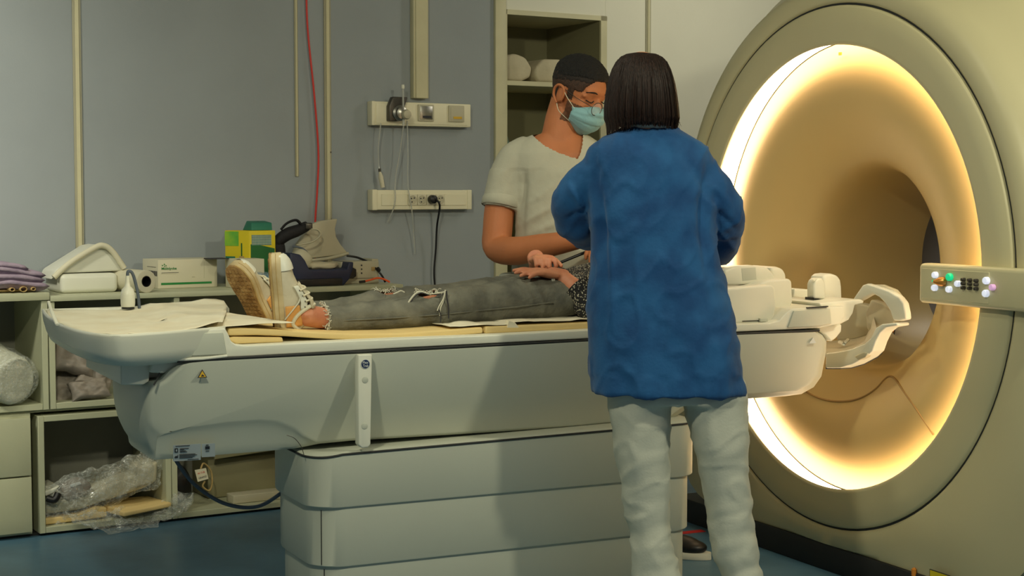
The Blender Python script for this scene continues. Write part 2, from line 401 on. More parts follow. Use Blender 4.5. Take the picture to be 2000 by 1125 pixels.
# cable duct rising from the gas panel
t = thing('cable_duct', 'wide cream vertical cable duct rising from the upper wall panel', 'duct', W(1.93, WALLV, 1.66))
obj('duct_body', wbox(1.893, 1.967, WALLV - 0.035, WALLV, 1.66, 2.70), 'batten', t, bevel=0.003, seg=2)
obj('duct_lid', wbox(1.902, 1.960, WALLV - 0.040, WALLV - 0.034, 1.66, 2.70), 'batten', t, bevel=0.0015, seg=1)

# ---- upper panel: suction outlet and two light switches
def wdisc(mb, u, v, z, prof, n=20):
    return mb.lathe(prof, W(u, v, z), -WN, n=n)
V = WALLV
t = thing('gas_outlet_panel', 'upper cream wall panel with chrome gas outlet and two square plates', 'wall panel', W(1.93, V, 1.54))
obj('panel_body', wbox(1.686, 2.174, V - 0.045, V, 1.538, 1.640), 'panel', t, bevel=0.004)
obj('end_cap', wbox(1.684, 1.700, V - 0.047, V, 1.537, 1.641), 'panel', t, bevel=0.003)
obj('front_lid', wbox(1.704, 2.156, V - 0.048, V - 0.044, 1.546, 1.632), 'panel', t, bevel=0.002, seg=2)
for u, lab, ic in ((1.943, 'square beige plate with a dark slot', 'print'), (2.096, 'square beige plate with a yellowish slot', 'warn')):
    p = obj('switch_plate', wbox(u - 0.039, u + 0.039, V - 0.056, V - 0.047, 1.560, 1.632), 'beige', t, bevel=0.003, label=lab)
    obj('switch_frame', wbox(u - 0.031, u + 0.031, V - 0.058, V - 0.055, 1.567, 1.625), 'metal' if ic == 'print' else 'beige', p, bevel=0.002, seg=2)
    obj('slot', wbox(u - 0.018, u + 0.024, V - 0.060, V - 0.057, 1.573, 1.583), ic, p)
g = obj('gas_outlet', MB().prism([W(1.752, V - 0.047, 1.556), W(1.805, V - 0.047, 1.556), W(1.842, V - 0.047, 1.660), W(1.770, V - 0.047, 1.660), W(1.752, V - 0.047, 1.62)], -WN * 0.03), 'dmetal', t, bevel=0.004)
mb = MB(); wdisc(mb, 1.800, V - 0.077, 1.590, [(0.034, 0), (0.034, 0.008), (0.026, 0.014), (0.026, 0.03), (0.012, 0.036)]); obj('outlet_socket', mb, 'metal', g)
mb = MB(); wdisc(mb, 1.812, V - 0.11, 1.583, [(0.02, 0), (0.022, 0.01), (0.018, 0.022), (0.008, 0.026)]); obj('outlet_knob', mb, 'beige', g)
for z in (1.550, 1.652):
    mb = MB(); wdisc(mb, 1.720 if z < 1.6 else 1.835, V - 0.050, z - 0.02, [(0.005, 0), (0.004, 0.004)]); obj('screw', mb, 'metal', t)

t = thing('suction_tube_holder', 'thin clear probe standing upright through the chrome gas outlet', 'medical probe', W(1.808, V - 0.1, 1.54))
obj('probe', MB().tube([W(1.808, V - 0.10, 1.535), W(1.808, V - 0.10, 1.60), W(1.806, V - 0.10, 1.700)], [0.006, 0.0045, 0.004]), 'tubing', t)
obj('probe_tip', MB().lathe([(0.006, 0), (0.008, 0.008), (0.006, 0.018)], W(1.806, V - 0.10, 1.693)), 'white', t)
def hang(pts, r, m, name, label, cat, k=7, tips=()):
    o = obj(name, MB().tube(smooth_path(pts, k), r, n=8), m); tag(o, label, cat); return o
hang([W(1.720, V - 0.06, 1.545), W(1.712, V - 0.05, 1.45), W(1.716, V - 0.045, 1.375), W(1.718, V - 0.05, 1.34)], 0.0026, 'tubing', 'suction_tube', 'leftmost of the thin clear tubes hanging below the gas outlet', 'tube')
t = thing('suction_nozzle', 'small cream suction nozzle hanging between the two wall panels', 'nozzle', W(1.725, V - 0.05, 1.26))
obj('nozzle_body', MB().tube([W(1.718, V - 0.05, 1.342), W(1.722, V - 0.052, 1.315), W(1.730, V - 0.055, 1.27)], [0.004, 0.011, 0.009], n=12), 'card', t)
obj('collar', MB().tube([W(1.718, V - 0.05, 1.352), W(1.718, V - 0.05, 1.338)], 0.006, n=12), 'dmetal', t)
hang([W(1.808, V - 0.10, 1.535), W(1.805, V - 0.07, 1.42), W(1.79, V - 0.055, 1.30), W(1.785, V - 0.06, 1.20), W(1.770, V - 0.02, 1.12)], 0.0028, 'tubing', 'suction_tube', 'middle clear tube running straight down from the outlet probe', 'tube')
hang([W(1.850, V - 0.055, 1.56), W(1.852, V - 0.055, 1.42), W(1.852, V - 0.055, 1.28), W(1.866, V - 0.062, 1.18), W(1.892, V - 0.03, 1.07), W(1.905, V - 0.02, 0.98)], 0.0026, 'tubing', 'suction_tube', 'rightmost clear tube, crossing the lower socket strip', 'tube')

# ---- lower panel: four sockets
t = thing('socket_strip', 'lower cream wall strip with four round mains sockets', 'socket strip', W(1.93, V, 1.17))
obj('strip_body', wbox(1.686, 2.174, V - 0.048, V, 1.174, 1.260), 'panel', t, bevel=0.004)
obj('end_cap', wbox(1.682, 1.708, V - 0.052, V, 1.172, 1.262), 'panel', t, bevel=0.005)
obj('end_cap', wbox(2.152, 2.176, V - 0.051, V, 1.173, 1.261), 'panel', t, bevel=0.004)
obj('front_lid', wbox(1.726, 1.852, V - 0.051, V - 0.047, 1.192, 1.242), 'panel', t, bevel=0.0015, seg=1)
obj('front_lid', wbox(2.036, 2.146, V - 0.051, V - 0.047, 1.192, 1.242), 'panel', t, bevel=0.0015, seg=1)
for i, u in enumerate((1.876, 1.922, 1.968, 2.014)):
    s = obj('socket', wbox(u - 0.0215, u + 0.0215, V - 0.054, V - 0.047, 1.193, 1.241), 'card', t, bevel=0.002, seg=2)
    mb = MB(); wdisc(mb, u, V - 0.054, 1.217, [(0.019, 0), (0.018, 0.0015), (0.0165, -0.002 + 0.0022)], 24); obj('socket_rim', mb, 'beige', s)
    for du, dz in ((-0.007, 0.006), (0.007, 0.008), (-0.004, -0.009)):
        mb = MB(); wdisc(mb, u + du, V - 0.0555, 1.217 + dz, [(0.003, 0), (0.003, 0.0008)], 10); obj('pin_hole', mb, 'print', s)
t = thing('mains_plug', 'round black mains plug with a black cable in the socket strip', 'plug', W(1.968, V - 0.055, 1.19))
mb = MB(); wdisc(mb, 1.966, V - 0.057, 1.219, [(0.018, 0), (0.0195, 0.006), (0.018, 0.026), (0.010, 0.032)], 24); obj('plug_body', mb, 'black', t)
obj('cable', MB().tube(smooth_path([W(1.974, V - 0.088, 1.218), W(1.990, V - 0.09, 1.19), W(1.998, V - 0.05, 1.10), W(2.000, V - 0.035, 1.0), W(1.994, V - 0.03, 0.90), W(2.0, V - 0.03, 0.80), W(2.01, V - 0.04, 0.55)], 8), 0.0045, n=8), 'black', t)
hang([W(1.398, V - 0.012, 2.70), W(1.399, V - 0.012, 2.2), W(1.402, V - 0.012, 1.95), W(1.430, V - 0.014, 1.66), W(1.447, V - 0.014, 1.42), W(1.440, V - 0.014, 1.25), W(1.430, V - 0.014, 1.12), W(1.428, V - 0.012, 0.9)], 0.0042, 'red', 'red_cable', 'thin red cable hanging down the blue wall', 'cable')

# ---- shelving recess in the pale wall
t = thing('wall_shelving', 'cream built-in shelving recess behind the man in pale scrubs', 'shelves', W(2.65, V, zb))
obj('side_board', wbox(2.372, 2.386, V - 0.008, V + 0.48, zb, zt), 'batten', t)
obj('shade_lining', wbox(2.386, 2.388, V + 0.003, V + 0.46, zb, zt - .022), 'recess', t)  # thin dark sheets over the side boards, painted-in shade
obj('shade_lining', wbox(2.898, 2.900, V + 0.003, V + 0.46, zb, zt - .022), 'recess', t)
obj('side_board', wbox(2.900, 2.934, V - 0.008, V + 0.48, zb, zt), 'batten', t)
obj('top_board', wbox(2.372, 2.934, V - 0.008, V + 0.48, zt - 0.022, zt), 'batten', t)
obj('back_board', wbox(2.372, 2.934, V + 0.46, V + 0.49, zb, zt), 'recess', t)  # back darkened by colour, as little light gets in
for z in (1.735, 1.315, 0.82, 0.4):
    obj('shelf', wbox(2.386, 2.90, V + 0.002, V + 0.46, z, z + 0.022), 'batten', t, bevel=0.0015, seg=1)

def lump(c, r, seed, e=0.8, amp=0.12, s=9.0, rot=None, n=40, m=26):
    mb = MB().ell(c, r, n, m, rot=rot, e=e); cc = Vector(c)
    mb.v = [cc + (p - cc) * (1 + amp * nz(p, s, seed) + amp * 0.5 * nz(p, s * 2.7, seed + 5)) for p in mb.v]
    return mb
for pts, lab in (([(987, 101), (1008, 97), (1028, 105), (1041, 126), (1037, 144), (1020, 152), (987, 151)], 'left cream linen roll on the top shelf of the recess'),
                 ([(1043, 140), (1047, 124), (1062, 107), (1098, 108), (1112, 122), (1112, 155), (1052, 153)], 'right cream linen roll on the top shelf, partly behind his head')):
    q = [sw(x, y, V + .05) for x, y in pts]
    lo = min(p.z for p in q); q = [Vector((p.x, p.y, p.z - lo + 1.7575)) for p in q]
    tag(obj('linen_roll', MB().prism(q, WN * .3), 'linen', bevel=0.016, seg=4, ang=60), lab, 'linen', 'linen rolls on the recess shelf')
for u, h, m, lab in ((2.475, 0.24, 'bottle', 'faint clear spray bottle on the second recess shelf'), (2.425, 0.11, 'bottlegreen', 'small green-tinted container on the second recess shelf')):
    t = thing('bottle', lab, 'bottle', W(u, V + 0.2, 1.338))
    r = 0.046 if m == 'bottle' else 0.062
    obj('bottle_body', MB().lathe([(r, 0), (r, h * .55), (r * .6, h * .78), (r * .32, h * .85), (r * .32, h)], W(u, V + 0.2, 1.338), n=24), m, t)
    obj('cap', MB().lathe([(r * .4, 0), (r * .42, 0.02), (r * .3, 0.035)], W(u, V + 0.2, 1.338 + h), n=20), 'white', t)

# ================================================================== CABINETS
def cabinet(name, label, u0, u1, z0, z1, v0=0.0, d=0.40, th=0.022, bottom=None, parts=('l', 'r', 't', 'b')):
    t = thing(name, label, 'cabinet', W((u0 + u1) / 2, d / 2, z0))
    if 'l' in parts: obj('side_panel', wbox(u0, u0 + th, v0, d, z0, z1), 'cabinet', t, bevel=0.0015, seg=1)
    if 'r' in parts: obj('side_panel', wbox(u1 - th, u1, v0, d, z0, z1), 'cabinet', t, bevel=0.0015, seg=1)
    if 'b' in parts: obj('bottom_panel', wbox(u0 + th, u1 - th, v0 + 0.002, d, z0, z0 + (bottom or th)), 'cabinet', t, bevel=0.0015, seg=1)
    if 't' in parts: obj('top_panel', wbox(u0 + th, u1 - th, v0 + 0.002, d, z1 - th, z1), 'cabinet', t, bevel=0.0015, seg=1)
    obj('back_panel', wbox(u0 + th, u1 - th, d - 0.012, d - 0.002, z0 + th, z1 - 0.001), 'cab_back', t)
    return t
cabinet('open_cabinet', 'open laminate cabinet at far left holding a wrapped bolster', -0.62, 0.184, 0.462, 0.859, parts=('l', 'r', 'b'))
cabinet('open_cabinet', 'open laminate cabinet behind the table end holding grey pouches', 0.188, 0.681, 0.462, 0.853, parts=('l', 'r', 'b'))
cabinet('open_cabinet', 'open laminate cabinet under the counter, behind the patient feet', 0.683, 1.60, 0.462, 0.853, parts=('r', 'b'))
cabinet('open_cabinet', 'lower open cabinet holding a bagged coil and yellow foam', 0.142, 0.640, 0.010, 0.440)
cabinet('open_cabinet', 'lower open cabinet beside the table column with cables and tag', 0.642, 1.60, 0.010, 0.440)
t = thing('drawer_unit', 'laminate drawer unit with two drawers at lower left corner', 'cabinet', W(-0.25, 0.2, 0.012))
obj('carcass', wbox(-0.62, 0.118, 0.012, 0.40, 0.012, 0.452), 'cabinet', t)
obj('drawer', wbox(-0.616, 0.114, -0.008, 0.012, 0.022, 0.223), 'cabinet', t, bevel=0.002, seg=2)
obj('drawer', wbox(-0.616, 0.114, -0.008, 0.012, 0.229, 0.438), 'cabinet', t, bevel=0.002, seg=2)
tag(obj('base_rail', wbox(-0.62, 0.70, 0.02, 0.38, 0.4525, 0.4615), 'cabinet'), 'thin laminate rail between upper and lower left cabinets', 'rail')
tag(obj('plinth_board', wbox(-0.62, 1.62, 0.03, 0.38, 0.0, 0.009), 'plinth'), 'dark recessed plinth under the row of lower cabinets', 'plinth')
tag(obj('worktop', wbox(-0.64, 0.190, -0.008, WALLV - 0.002, 0.861, 0.889), 'cabinet', bevel=0.002, seg=2), 'thicker laminate worktop at far left under the blankets', 'worktop')
tag(obj('worktop', wbox(0.193, 1.628, -0.008, WALLV - 0.002, 0.855, 0.875), 'cabinet', bevel=0.002, seg=2), 'long laminate worktop along the wall carrying the boxes', 'worktop')
CT = 0.8755; CL = 0.8895

# ---- things on the worktops
def cloth_layer(u0, u1, v0, v1, z, th, seed, m, name, label, wav=0.008, grp=None, cat='blanket', tilt=0.0):
    def fn(a, b):
        u = u0 + (u1 - u0) * a; v = v0 + (v1 - v0) * b; p = W(u, v, z)
        e = min(a, 1 - a, b, 1 - b); rnd = math.sqrt(max(0.0, 1 - max(0, (0.10 - e) / 0.10) ** 2))
        return u, v, p, rnd
    mb = MB(); N = 34; top = []; bot = []
    for j in range(N + 1):
        for i in range(N + 1):
            u, v, p, rnd = fn(i / N, j / N)
            wv = wav * noise.noise(Vector((u * 9 + seed, v * 9, seed))) + tilt * (u - u0)
            ed = 0.008 * noise.noise(Vector((u * 14, v * 14, seed + 3)))
            top.append(W(u + ed, v + ed, z + wv + th * (0.5 + 0.5 * rnd))); bot.append(W(u + ed, v + ed, z + wv + th * (0.5 - 0.5 * rnd)))
    k = N + 1; vs = top + bot; fs = []
    for j in range(N):
        for i in range(N):
            a = j * k + i; fs.append((a, a + 1, a + k + 1, a + k)); a += k * k; fs.append((a + k, a + k + 1, a + 1, a))
    bd = [i for i in range(k)] + [j * k + N for j in range(1, k)] + [N * k + i for i in range(N - 1, -1, -1)] + [j * k for j in range(N - 1, 0, -1)]
    for q in range(len(bd)):
        a, b = bd[q], bd[(q + 1) % len(bd)]; fs.append((b, a, a + k * k, b + k * k))
    mb.add(vs, fs); return tag(obj(name, mb, m, ang=80), label, cat, grp)
cloth_layer(-0.45, 0.150, 0.03, 0.36, CL, 0.012, 11.3, 'tan', 'folded_cloth', 'tan folded strap cloth at the bottom of the blanket stack', 0.003, cat='cloth')
for i, (u0, r, h) in enumerate(((0.100, 0.013, 0.012), (0.060, 0.009, 0.010), (0.135, 0.008, 0.009))):
    mb = MB().tube([W(u0, -0.004 + q * 0.02, CL + 0.013) for q in range(0, 9)], r * 0.9, n=14, cap=False, flat=0.75)
    tag(obj('strap_loop', mb, 'tan', solid=0.002), ('wider tan strap loop', 'small tan strap loop at left', 'small tan strap loop at right')[i] + ' at the edge below the lilac blankets', 'strap')
lays = ((-0.45, 0.196, 0.044, 0.036), (-0.45, 0.178, 0.080, 0.034), (-0.45, 0.190, 0.114, 0.032), (-0.45, 0.13, 0.146, 0.030))
labs = ('lilac blanket at the bottom of the folded stack', 'lilac blanket second from the bottom of the stack', 'lilac blanket with dark rolled edge near the stack top', 'topmost pale lilac blanket of the folded stack')
for i, (u0, u1, dz, th) in enumerate(lays):
    cloth_layer(u0, u1, 0.005 + 0.006 * i, 0.36, CL + dz - 0.018, th, 3.1 * i, 'lilac', 'folded_blanket', labs[i], 0.010, 'lilac blankets on the left worktop', tilt=-0.03 * (1 + i * .8))

# foam positioning wedge with a rounded block under it
def rbox(u0, u1, v0, v1, z0, z1, b, m, name, parent=None, seg=5):
    return obj(name, wbox(u0, u1, v0, v1, z0, z1), m, parent, bevel=b, seg=seg, ang=60)
tag(rbox(0.262, 0.478, 0.10, 0.32, CT, CT + 0.072, 0.018, 'white', 'foam_block'), 'white rounded foam block lying under the tilted wedge', 'foam block')
pts = [(0.235, CT + 0.050), (0.262, CT + 0.074), (0.500, CT + 0.077), (0.512, CT + 0.090), (0.462, CT + 0.158), (0.428, CT + 0.178), (0.395, CT + 0.172), (0.250, CT + 0.085)]
wd = thing('foam_wedge', 'white foam wedge leaning on the block, peak towards the wall', 'foam wedge', W(0.37, 0.2, CT + 0.05))
obj('wedge_body', MB().prism([W(u, 0.13, z) for u, z in pts], WN * 0.17), 'white', wd, bevel=0.010, seg=4, ang=60)
obj('rim', MB().tube(smooth_path([W(0.240, 0.115, CT + 0.06), W(0.30, 0.115, CT + 0.112), W(0.395, 0.115, CT + 0.168), W(0.430, 0.115, CT + 0.174), W(0.462, 0.115, CT + 0.152), W(0.506, 0.115, CT + 0.088)], 5), 0.011, n=12), 'card', wd)

t = thing('paper_roll', 'white exam paper roll lying with its open end forward', 'paper roll', W(0.56, 0.15, CT))
a = W(0.452, 0.36, CT + 0.045); b = W(0.553, 0.0, CT + 0.042)
ax = (b - a).normalized(); L = (b - a).length
obj('paper', MB().lathe([(0.020, 0), (0.042, 0), (0.042, L), (0.038, L + 0.001), (0.021, L), (0.020, L - 0.02)], a, ax, n=40, closed=True), 'card', t)
obj('core', MB().lathe([(0.018, 0.01), (0.0205, 0.01), (0.0205, L + 0.0005), (0.018, L + 0.0005)], a, ax, n=32, closed=True), 'black', t)

def cardbox(name, label, P0, ex, ey, h, m='card'):
    t = thing(name, label, 'box', P0)
    P0 = Vector(P0); ex = Vector(ex); ey = Vector(ey)
    obj('box_body', MB().hexa([P0, P0 + ex, P0 + ex + ey, P0 + ey] + [q + Vector((0, 0, h)) for q in (P0, P0 + ex, P0 + ex + ey, P0 + ey)]), m, t, bevel=0.002, seg=2)
    return t
# glove / dressing carton: short end turned to the left, long printed side in front
P0 = sz(309, 564, CT); exl = WU * 0.246 + WN * 0.010; eyl = WN * 0.16 - WU * 0.008
t = cardbox('dressing_carton', 'long white carton with green logo and green stripe on the worktop', P0, exl, eyl, 0.112)
X = exl.normalized(); nrm = X.cross(Vector((0, 0, 1))).normalized()
Zv = Vector((0, 0, 1))
def decal(P, x0, x1, z0, z1, m, name, par, X=X, nr=None, d=0.0012):
    nr = nr if nr is not None else nrm
    return obj(name, MB().prism([P + X * x0 + Zv * z0 - nr * 0.001, P + X * x1 + Zv * z0 - nr * 0.001, P + X * x1 + Zv * z1 - nr * 0.001, P + X * x0 + Zv * z1 - nr * 0.001], nr * (0.001 + d)), m, par, smooth=False)
decal(P0, 0.012, 0.222, 0.014, 0.022, 'green', 'green_stripe', t)
text('maker_print', 'Mölnlycke', 'green', P0 + X * 0.014 + Zv * 0.070 + nrm * 0.001, X, Zv, 0.013, t, width=0.062, bold=True)
for k, (dx, dz, r) in enumerate(((0.018, 0.090, 0.0035), (0.026, 0.094, 0.004), (0.033, 0.089, 0.0035), (0.027, 0.087, 0.003))):
    obj('logo_leaf', MB().lathe([(r, 0), (r, 0.0012)], P0 + X * dx + Zv * dz, nrm, n=3), 'green', t)
decal(P0, 0.014, 0.085, 0.0605, 0.0620, 'print', 'small_print', t, d=0.0008)
decal(P0, 0.012, 0.075, 0.0565, 0.0575, 'beige', 'small_print', t, d=0.0008)
decal(P0, 0.190, 0.1915, 0.035, 0.100, 'beige', 'fold_line', t, d=0.0006)
decal(P0, 0.140, 0.152, 0.040, 0.044, 'beige', 'small_print', t, d=0.0008)
Xs = -eyl.normalized(); ns = Xs.cross(Zv).normalized(); Ps = P0 + eyl
mbb = MB()
for k in range(22):
    wq = random.choice((0.001, 0.0016, 0.0024)); x = 0.055 + k * 0.0045
    mbb.prism([Ps + Xs * x + Zv * 0.048, Ps + Xs * (x + wq) + Zv * 0.048, Ps + Xs * (x + wq) + Zv * 0.068, Ps + Xs * x + Zv * 0.068], ns * 0.001)
obj('barcode', mbb, 'print', t, smooth=False)
decal(Ps, 0.05, 0.14, 0.082, 0.0835, 'print', 'small_print', t, X=Xs, nr=ns, d=0.0008)
t = cardbox('white_box', 'plain white carton just right of the green-striped carton', W(0.935, 0.06, CT), WU * 0.115, WN * 0.12, 0.114)
decal(W(0.935, 0.06, CT), 0.012, 0.0135, 0.01, 0.105, 'beige', 'fold_line', t, X=WU, nr=-WN, d=0.0006)
decal(W(0.935, 0.06, CT), 0.052, 0.0535, 0.01, 0.105, 'beige', 'fold_line', t, X=WU, nr=-WN, d=0.0006)
tag(obj('flat_leaflet', wbox(0.86, 0.935, 0.14, 0.22, CT + 0.1125, CT + 0.1155), 'print'), 'dark leaflet edge lying on the striped carton', 'leaflet')
# yellow / green box
B0 = W(1.028, 0.16, CT); bh = 0.222; bx1 = WU * 0.112 + WN * 0.0; by1 = WN * 0.12 - WU * 0.055
t = cardbox('glove_box', 'tall yellow and green printed box standing on the worktop', B0, bx1, by1, bh, 'yellow')
nf = -WN
decal(B0, 0.006, 0.108, 0.004, 0.150, 'boxgreen', 'green_print', t, X=WU, nr=nf)
obj('green_curve', MB().prism([B0 + WU * 0.006 + Zv * 0.15, B0 + WU * 0.108 + Zv * 0.15, B0 + WU * 0.03 + Zv * 0.168, B0 + WU * 0.006 + Zv * 0.168], nf * 0.001), 'boxgreen', t, smooth=False)
obj('window_print', MB().prism([B0 + WU * 0.010 + Zv * 0.164, B0 + WU * 0.094 + Zv * 0.164, B0 + WU * 0.094 + Zv * 0.205, B0 + WU * 0.010 + Zv * 0.205], nf * 0.0016), 'tealgrid', t, smooth=False)
for k in range(13):
    decal(B0, 0.012 + k * 0.0066, 0.0128 + k * 0.0066, 0.166, 0.203, 'card', 'grid_line', t, X=WU, nr=nf, d=0.0022)
for k in range(4):
    decal(B0, 0.010, 0.094, 0.170 + k * 0.010, 0.1706 + k * 0.010, 'card', 'grid_line', t, X=WU, nr=nf, d=0.0022)
Xg = -by1.normalized(); ng = Xg.cross(Zv).normalized(); Pg = B0 + by1
decal(Pg, 0.0, 0.075, 0.160, 0.218, 'limegreen', 'lime_print', t, X=Xg, nr=ng)
decal(Pg, 0.004, 0.055, 0.085, 0.118, 'teal', 'teal_print', t, X=Xg, nr=ng, d=0.0014)
decal(Pg, 0.088, 0.094, 0.120, 0.172, 'boxgreen', 'brush_handle', t, X=Xg, nr=ng)
decal(Pg, 0.078, 0.104, 0.095, 0.120, 'tan', 'brush_head', t, X=Xg, nr=ng)
decal(Pg, 0.03, 0.125, 0.004, 0.045, 'boxgreen', 'dark_print', t, X=Xg, nr=ng)
t = thing('teal_packet', 'small teal packet lying on top of the yellow-green box', 'packet', W(1.08, 0.2, CT + bh))
a = B0 + Zv * (bh + 0.0005)
obj('packet_body', MB().hexa([a + WU * 0.018 + WN * 0.02, a + WU * 0.108 + WN * 0.02, a + WU * 0.098 + WN * 0.10, a + WU * 0.012 + WN * 0.10, a + WU * 0.022 + WN * 0.03 + Zv * 0.030, a + WU * 0.110 + WN * 0.03 + Zv * 0.030, a + WU * 0.108 + WN * 0.10 + Zv * 0.037, a + WU * 0.030 + WN * 0.10 + Zv * 0.037]), 'teal', t, bevel=0.003)
obj('packet_mark', MB().lathe([(0.004, 0), (0.004, 0.001)], a + WU * 0.062 + WN * 0.058 + Zv * 0.036, Zv, n=12), 'print', t)
# blue film bag behind the shoes
tag(obj('plastic_bag', lump(W(1.03, 0.075, CT + 0.033), (0.075, 0.05, 0.033), 4.2, amp=0.25, s=22), 'film_blue', ang=80), 'crumpled shiny bluish plastic bag beside the yellow-green box', 'plastic bag')

# black head strap on the navy tray
t = thing('head_strap', 'bulky black padded strap arching over the navy tray', 'strap', W(1.21, 0.2, CT + 0.05))
pts = smooth_path([W(1.155, 0.20, CT + 0.15), W(1.165, 0.19, CT + 0.178), W(1.20, 0.18, CT + 0.205), W(1.245, 0.18, CT + 0.220), W(1.288, 0.18, CT + 0.238)], 6)
obj('pad', MB().tube(pts, [0.020 + 0.006 * math.sin(PI * i / (len(pts) - 1)) for i in range(len(pts))], n=14), 'strap', t)
pts = smooth_path([W(1.172, 0.18, CT + 0.224), W(1.195, 0.17, CT + 0.250), W(1.235, 0.17, CT + 0.262), W(1.258, 0.17, CT + 0.240), W(1.262, 0.175, CT + 0.226)], 6)
obj('upper_loop', MB().tube(pts, 0.0085, n=10, flat=0.6), 'strap', t)
obj('buckle', MB().box(W(1.285, 0.165, CT + 0.238), (0.03, 0.03, 0.026)), 'dmetal', t, bevel=0.005)
obj('lower_pad', lump(W(1.165, 0.20, CT + 0.135), (0.028, 0.03, 0.045), 2.0, amp=0.2), 'strap', t)
pts = smooth_path([W(1.292, 0.155, CT + 0.225), W(1.320, 0.15, CT + 0.222), W(1.330, 0.15, CT + 0.200), W(1.300, 0.15, CT + 0.176), W(1.255, 0.15, CT + 0.165), W(1.225, 0.15, CT + 0.162)], 6)
tag(obj('headphone_band', MB().tube(pts, 0.006, n=10, flat=0.6), 'beige'), 'pale curved plastic band hanging in front of the grey coil', 'band')
tag(obj('ear_cushion', lump(W(1.238, 0.13, CT + 0.105), (0.042, 0.035, 0.040), 9.0, amp=0.06, rot=Matrix.Rotation(0.7, 3, 'Y')), 'beige'), 'round beige cushion between black strap and grey coil', 'cushion')
pts = smooth_path([W(1.20, 0.13, CT + 0.158), W(1.235, 0.115, CT + 0.150), W(1.262, 0.11, CT + 0.12), W(1.252, 0.11, CT + 0.082)], 5)
tag(obj('cushion_cable', MB().tube(pts, 0.004, n=8), 'greycable'), 'short grey cable looped over the beige cushion', 'cable')

# flexible curved coil (grey fin)
fin = [(600, 513), (569, 509), (588, 470), (612, 436), (640, 430), (659, 428), (661, 436), (656, 450), (658, 464), (668, 480), (680, 494), (640, 500)]
pts = [(570, 507), (583, 475), (600, 452), (606, 440), (625, 432), (660, 427), (655, 447), (657, 462), (666, 478), (679, 493), (660, 499), (620, 504)]
pp = [sw(x, y, 0.22) for x, y in pts]
t = thing('surface_coil', 'pale grey fin-shaped receive coil standing behind the navy tray', 'coil', W(1.35, 0.22, CT + 0.09))
obj('coil_shell', MB().prism(pp, WN * 0.03), 'beige', t, bevel=0.006, seg=4, ang=60)
obj('lower_lip', MB().tube(smooth_path([sw(566, 509, 0.215), sw(600, 509, 0.215), sw(640, 505, 0.215), sw(680, 495, 0.22)], 4), 0.007, n=10), 'beige', t)

# navy tray
t = thing('navy_tray', 'dark navy plastic tray with raised left arm on the worktop', 'tray', W(1.27, 0.12, CT))
pl = [(1.150, 0.0), (1.385, 0.0), (1.410, 0.026), (1.425, 0.062), (1.428, 0.093), (1.408, 0.093), (1.400, 0.066), (1.235, 0.066), (1.215, 0.105), (1.195, 0.128), (1.160, 0.135), (1.150, 0.135)]
obj('tray_body', MB().prism([W(u, 0.04, CT + z) for u, z in pl], WN * 0.16), 'navy', t, bevel=0.005, seg=3, ang=50)
obj('tray_base', wbox(1.165, 1.375, 0.034, 0.045, CT + 0.001, CT + 0.030), 'black', t, bevel=0.003)
tag(obj('folded_wipes', lump(W(1.315, 0.12, CT + 0.078), (0.075, 0.05, 0.016), 7.0, amp=0.2, s=30), 'linen'), 'crumpled white wipes lying inside the navy tray', 'wipes')

# power box with three holes
t = thing('interface_box', 'beige connector box with three holes at the worktop end', 'connector box', W(1.5, 0.2, CT))
obj('box_body', wbox(1.400, 1.572, 0.10, 0.22, CT, CT + 0.092), 'beige', t, bevel=0.004)
obj('box_back', wbox(1.545, 1.574, 0.11, 0.23, CT + 0.09, CT + 0.100), 'beige', t, bevel=0.002)
obj('front_groove', wbox(1.405, 1.570, 0.0985, 0.1005, CT + 0.022, CT + 0.0235), 'dmetal', t)
for dz in (0.028 + 0.016, 0.060, 0.076):
    obj('socket_hole', MB().lathe([(0.0035, 0), (0.0035, 0.001)], W(1.492, 0.0995, CT + dz), -WN, n=12), 'print', t)
obj('red_label', wbox(1.537, 1.553, 0.098, 0.1005, CT + 0.052, CT + 0.068), 'tan', t, label='small reddish brown label')
t = thing('black_plug', 'black angular plug on the left side of the connector box', 'plug', W(1.43, 0.08, CT + 0.02))
obj('plug_body', MB().prism([W(u, 0.065, CT + z) for u, z in ((1.418, 0.028), (1.436, 0.024), (1.452, 0.034), (1.452, 0.062), (1.436, 0.070), (1.418, 0.066))], WN * 0.03), 'black', t, bevel=0.002)
obj('plug_stem', wbox(1.418, 1.427, 0.072, 0.09, CT + 0.066, CT + 0.090), 'black', t, bevel=0.002)
tag(obj('black_cable', MB().tube(smooth_path([W(1.478, 0.21, CT + 0.112), W(1.515, 0.18, CT + 0.104), W(1.545, 0.13, CT + 0.082), W(1.562, 0.09, CT + 0.052), W(1.578, 0.08, CT + 0.028), W(1.590, 0.08, CT + 0.005)], 7), 0.0045, n=8), 'black'), 'black cable arching from the grey coil over the connector box', 'cable')
tag(obj('cable_joint', MB().lathe([(0.004, 0), (0.008, 0.004), (0.008, 0.016), (0.004, 0.02)], W(1.555, 0.084, CT + 0.066), (0.6, 0, -0.8), n=12), 'black'), 'small black joint on the cable over the connector box', 'connector')
t = thing('orange_patch_cable', 'orange cable with black tip lying before the connector box', 'cable', W(1.53, 0.06, CT))
obj('cable', MB().tube(smooth_path([W(1.485, 0.06, CT + 0.012), W(1.515, 0.06, CT + 0.018), W(1.545, 0.06, CT + 0.024), W(1.575, 0.06, CT + 0.018), W(1.600, 0.06, CT + 0.006)], 6), 0.004, n=8), 'orangec', t)
obj('connector_tip', MB().tube([W(1.463, 0.06, CT + 0.010), W(1.488, 0.06, CT + 0.012)], 0.0055, n=10), 'black', t)

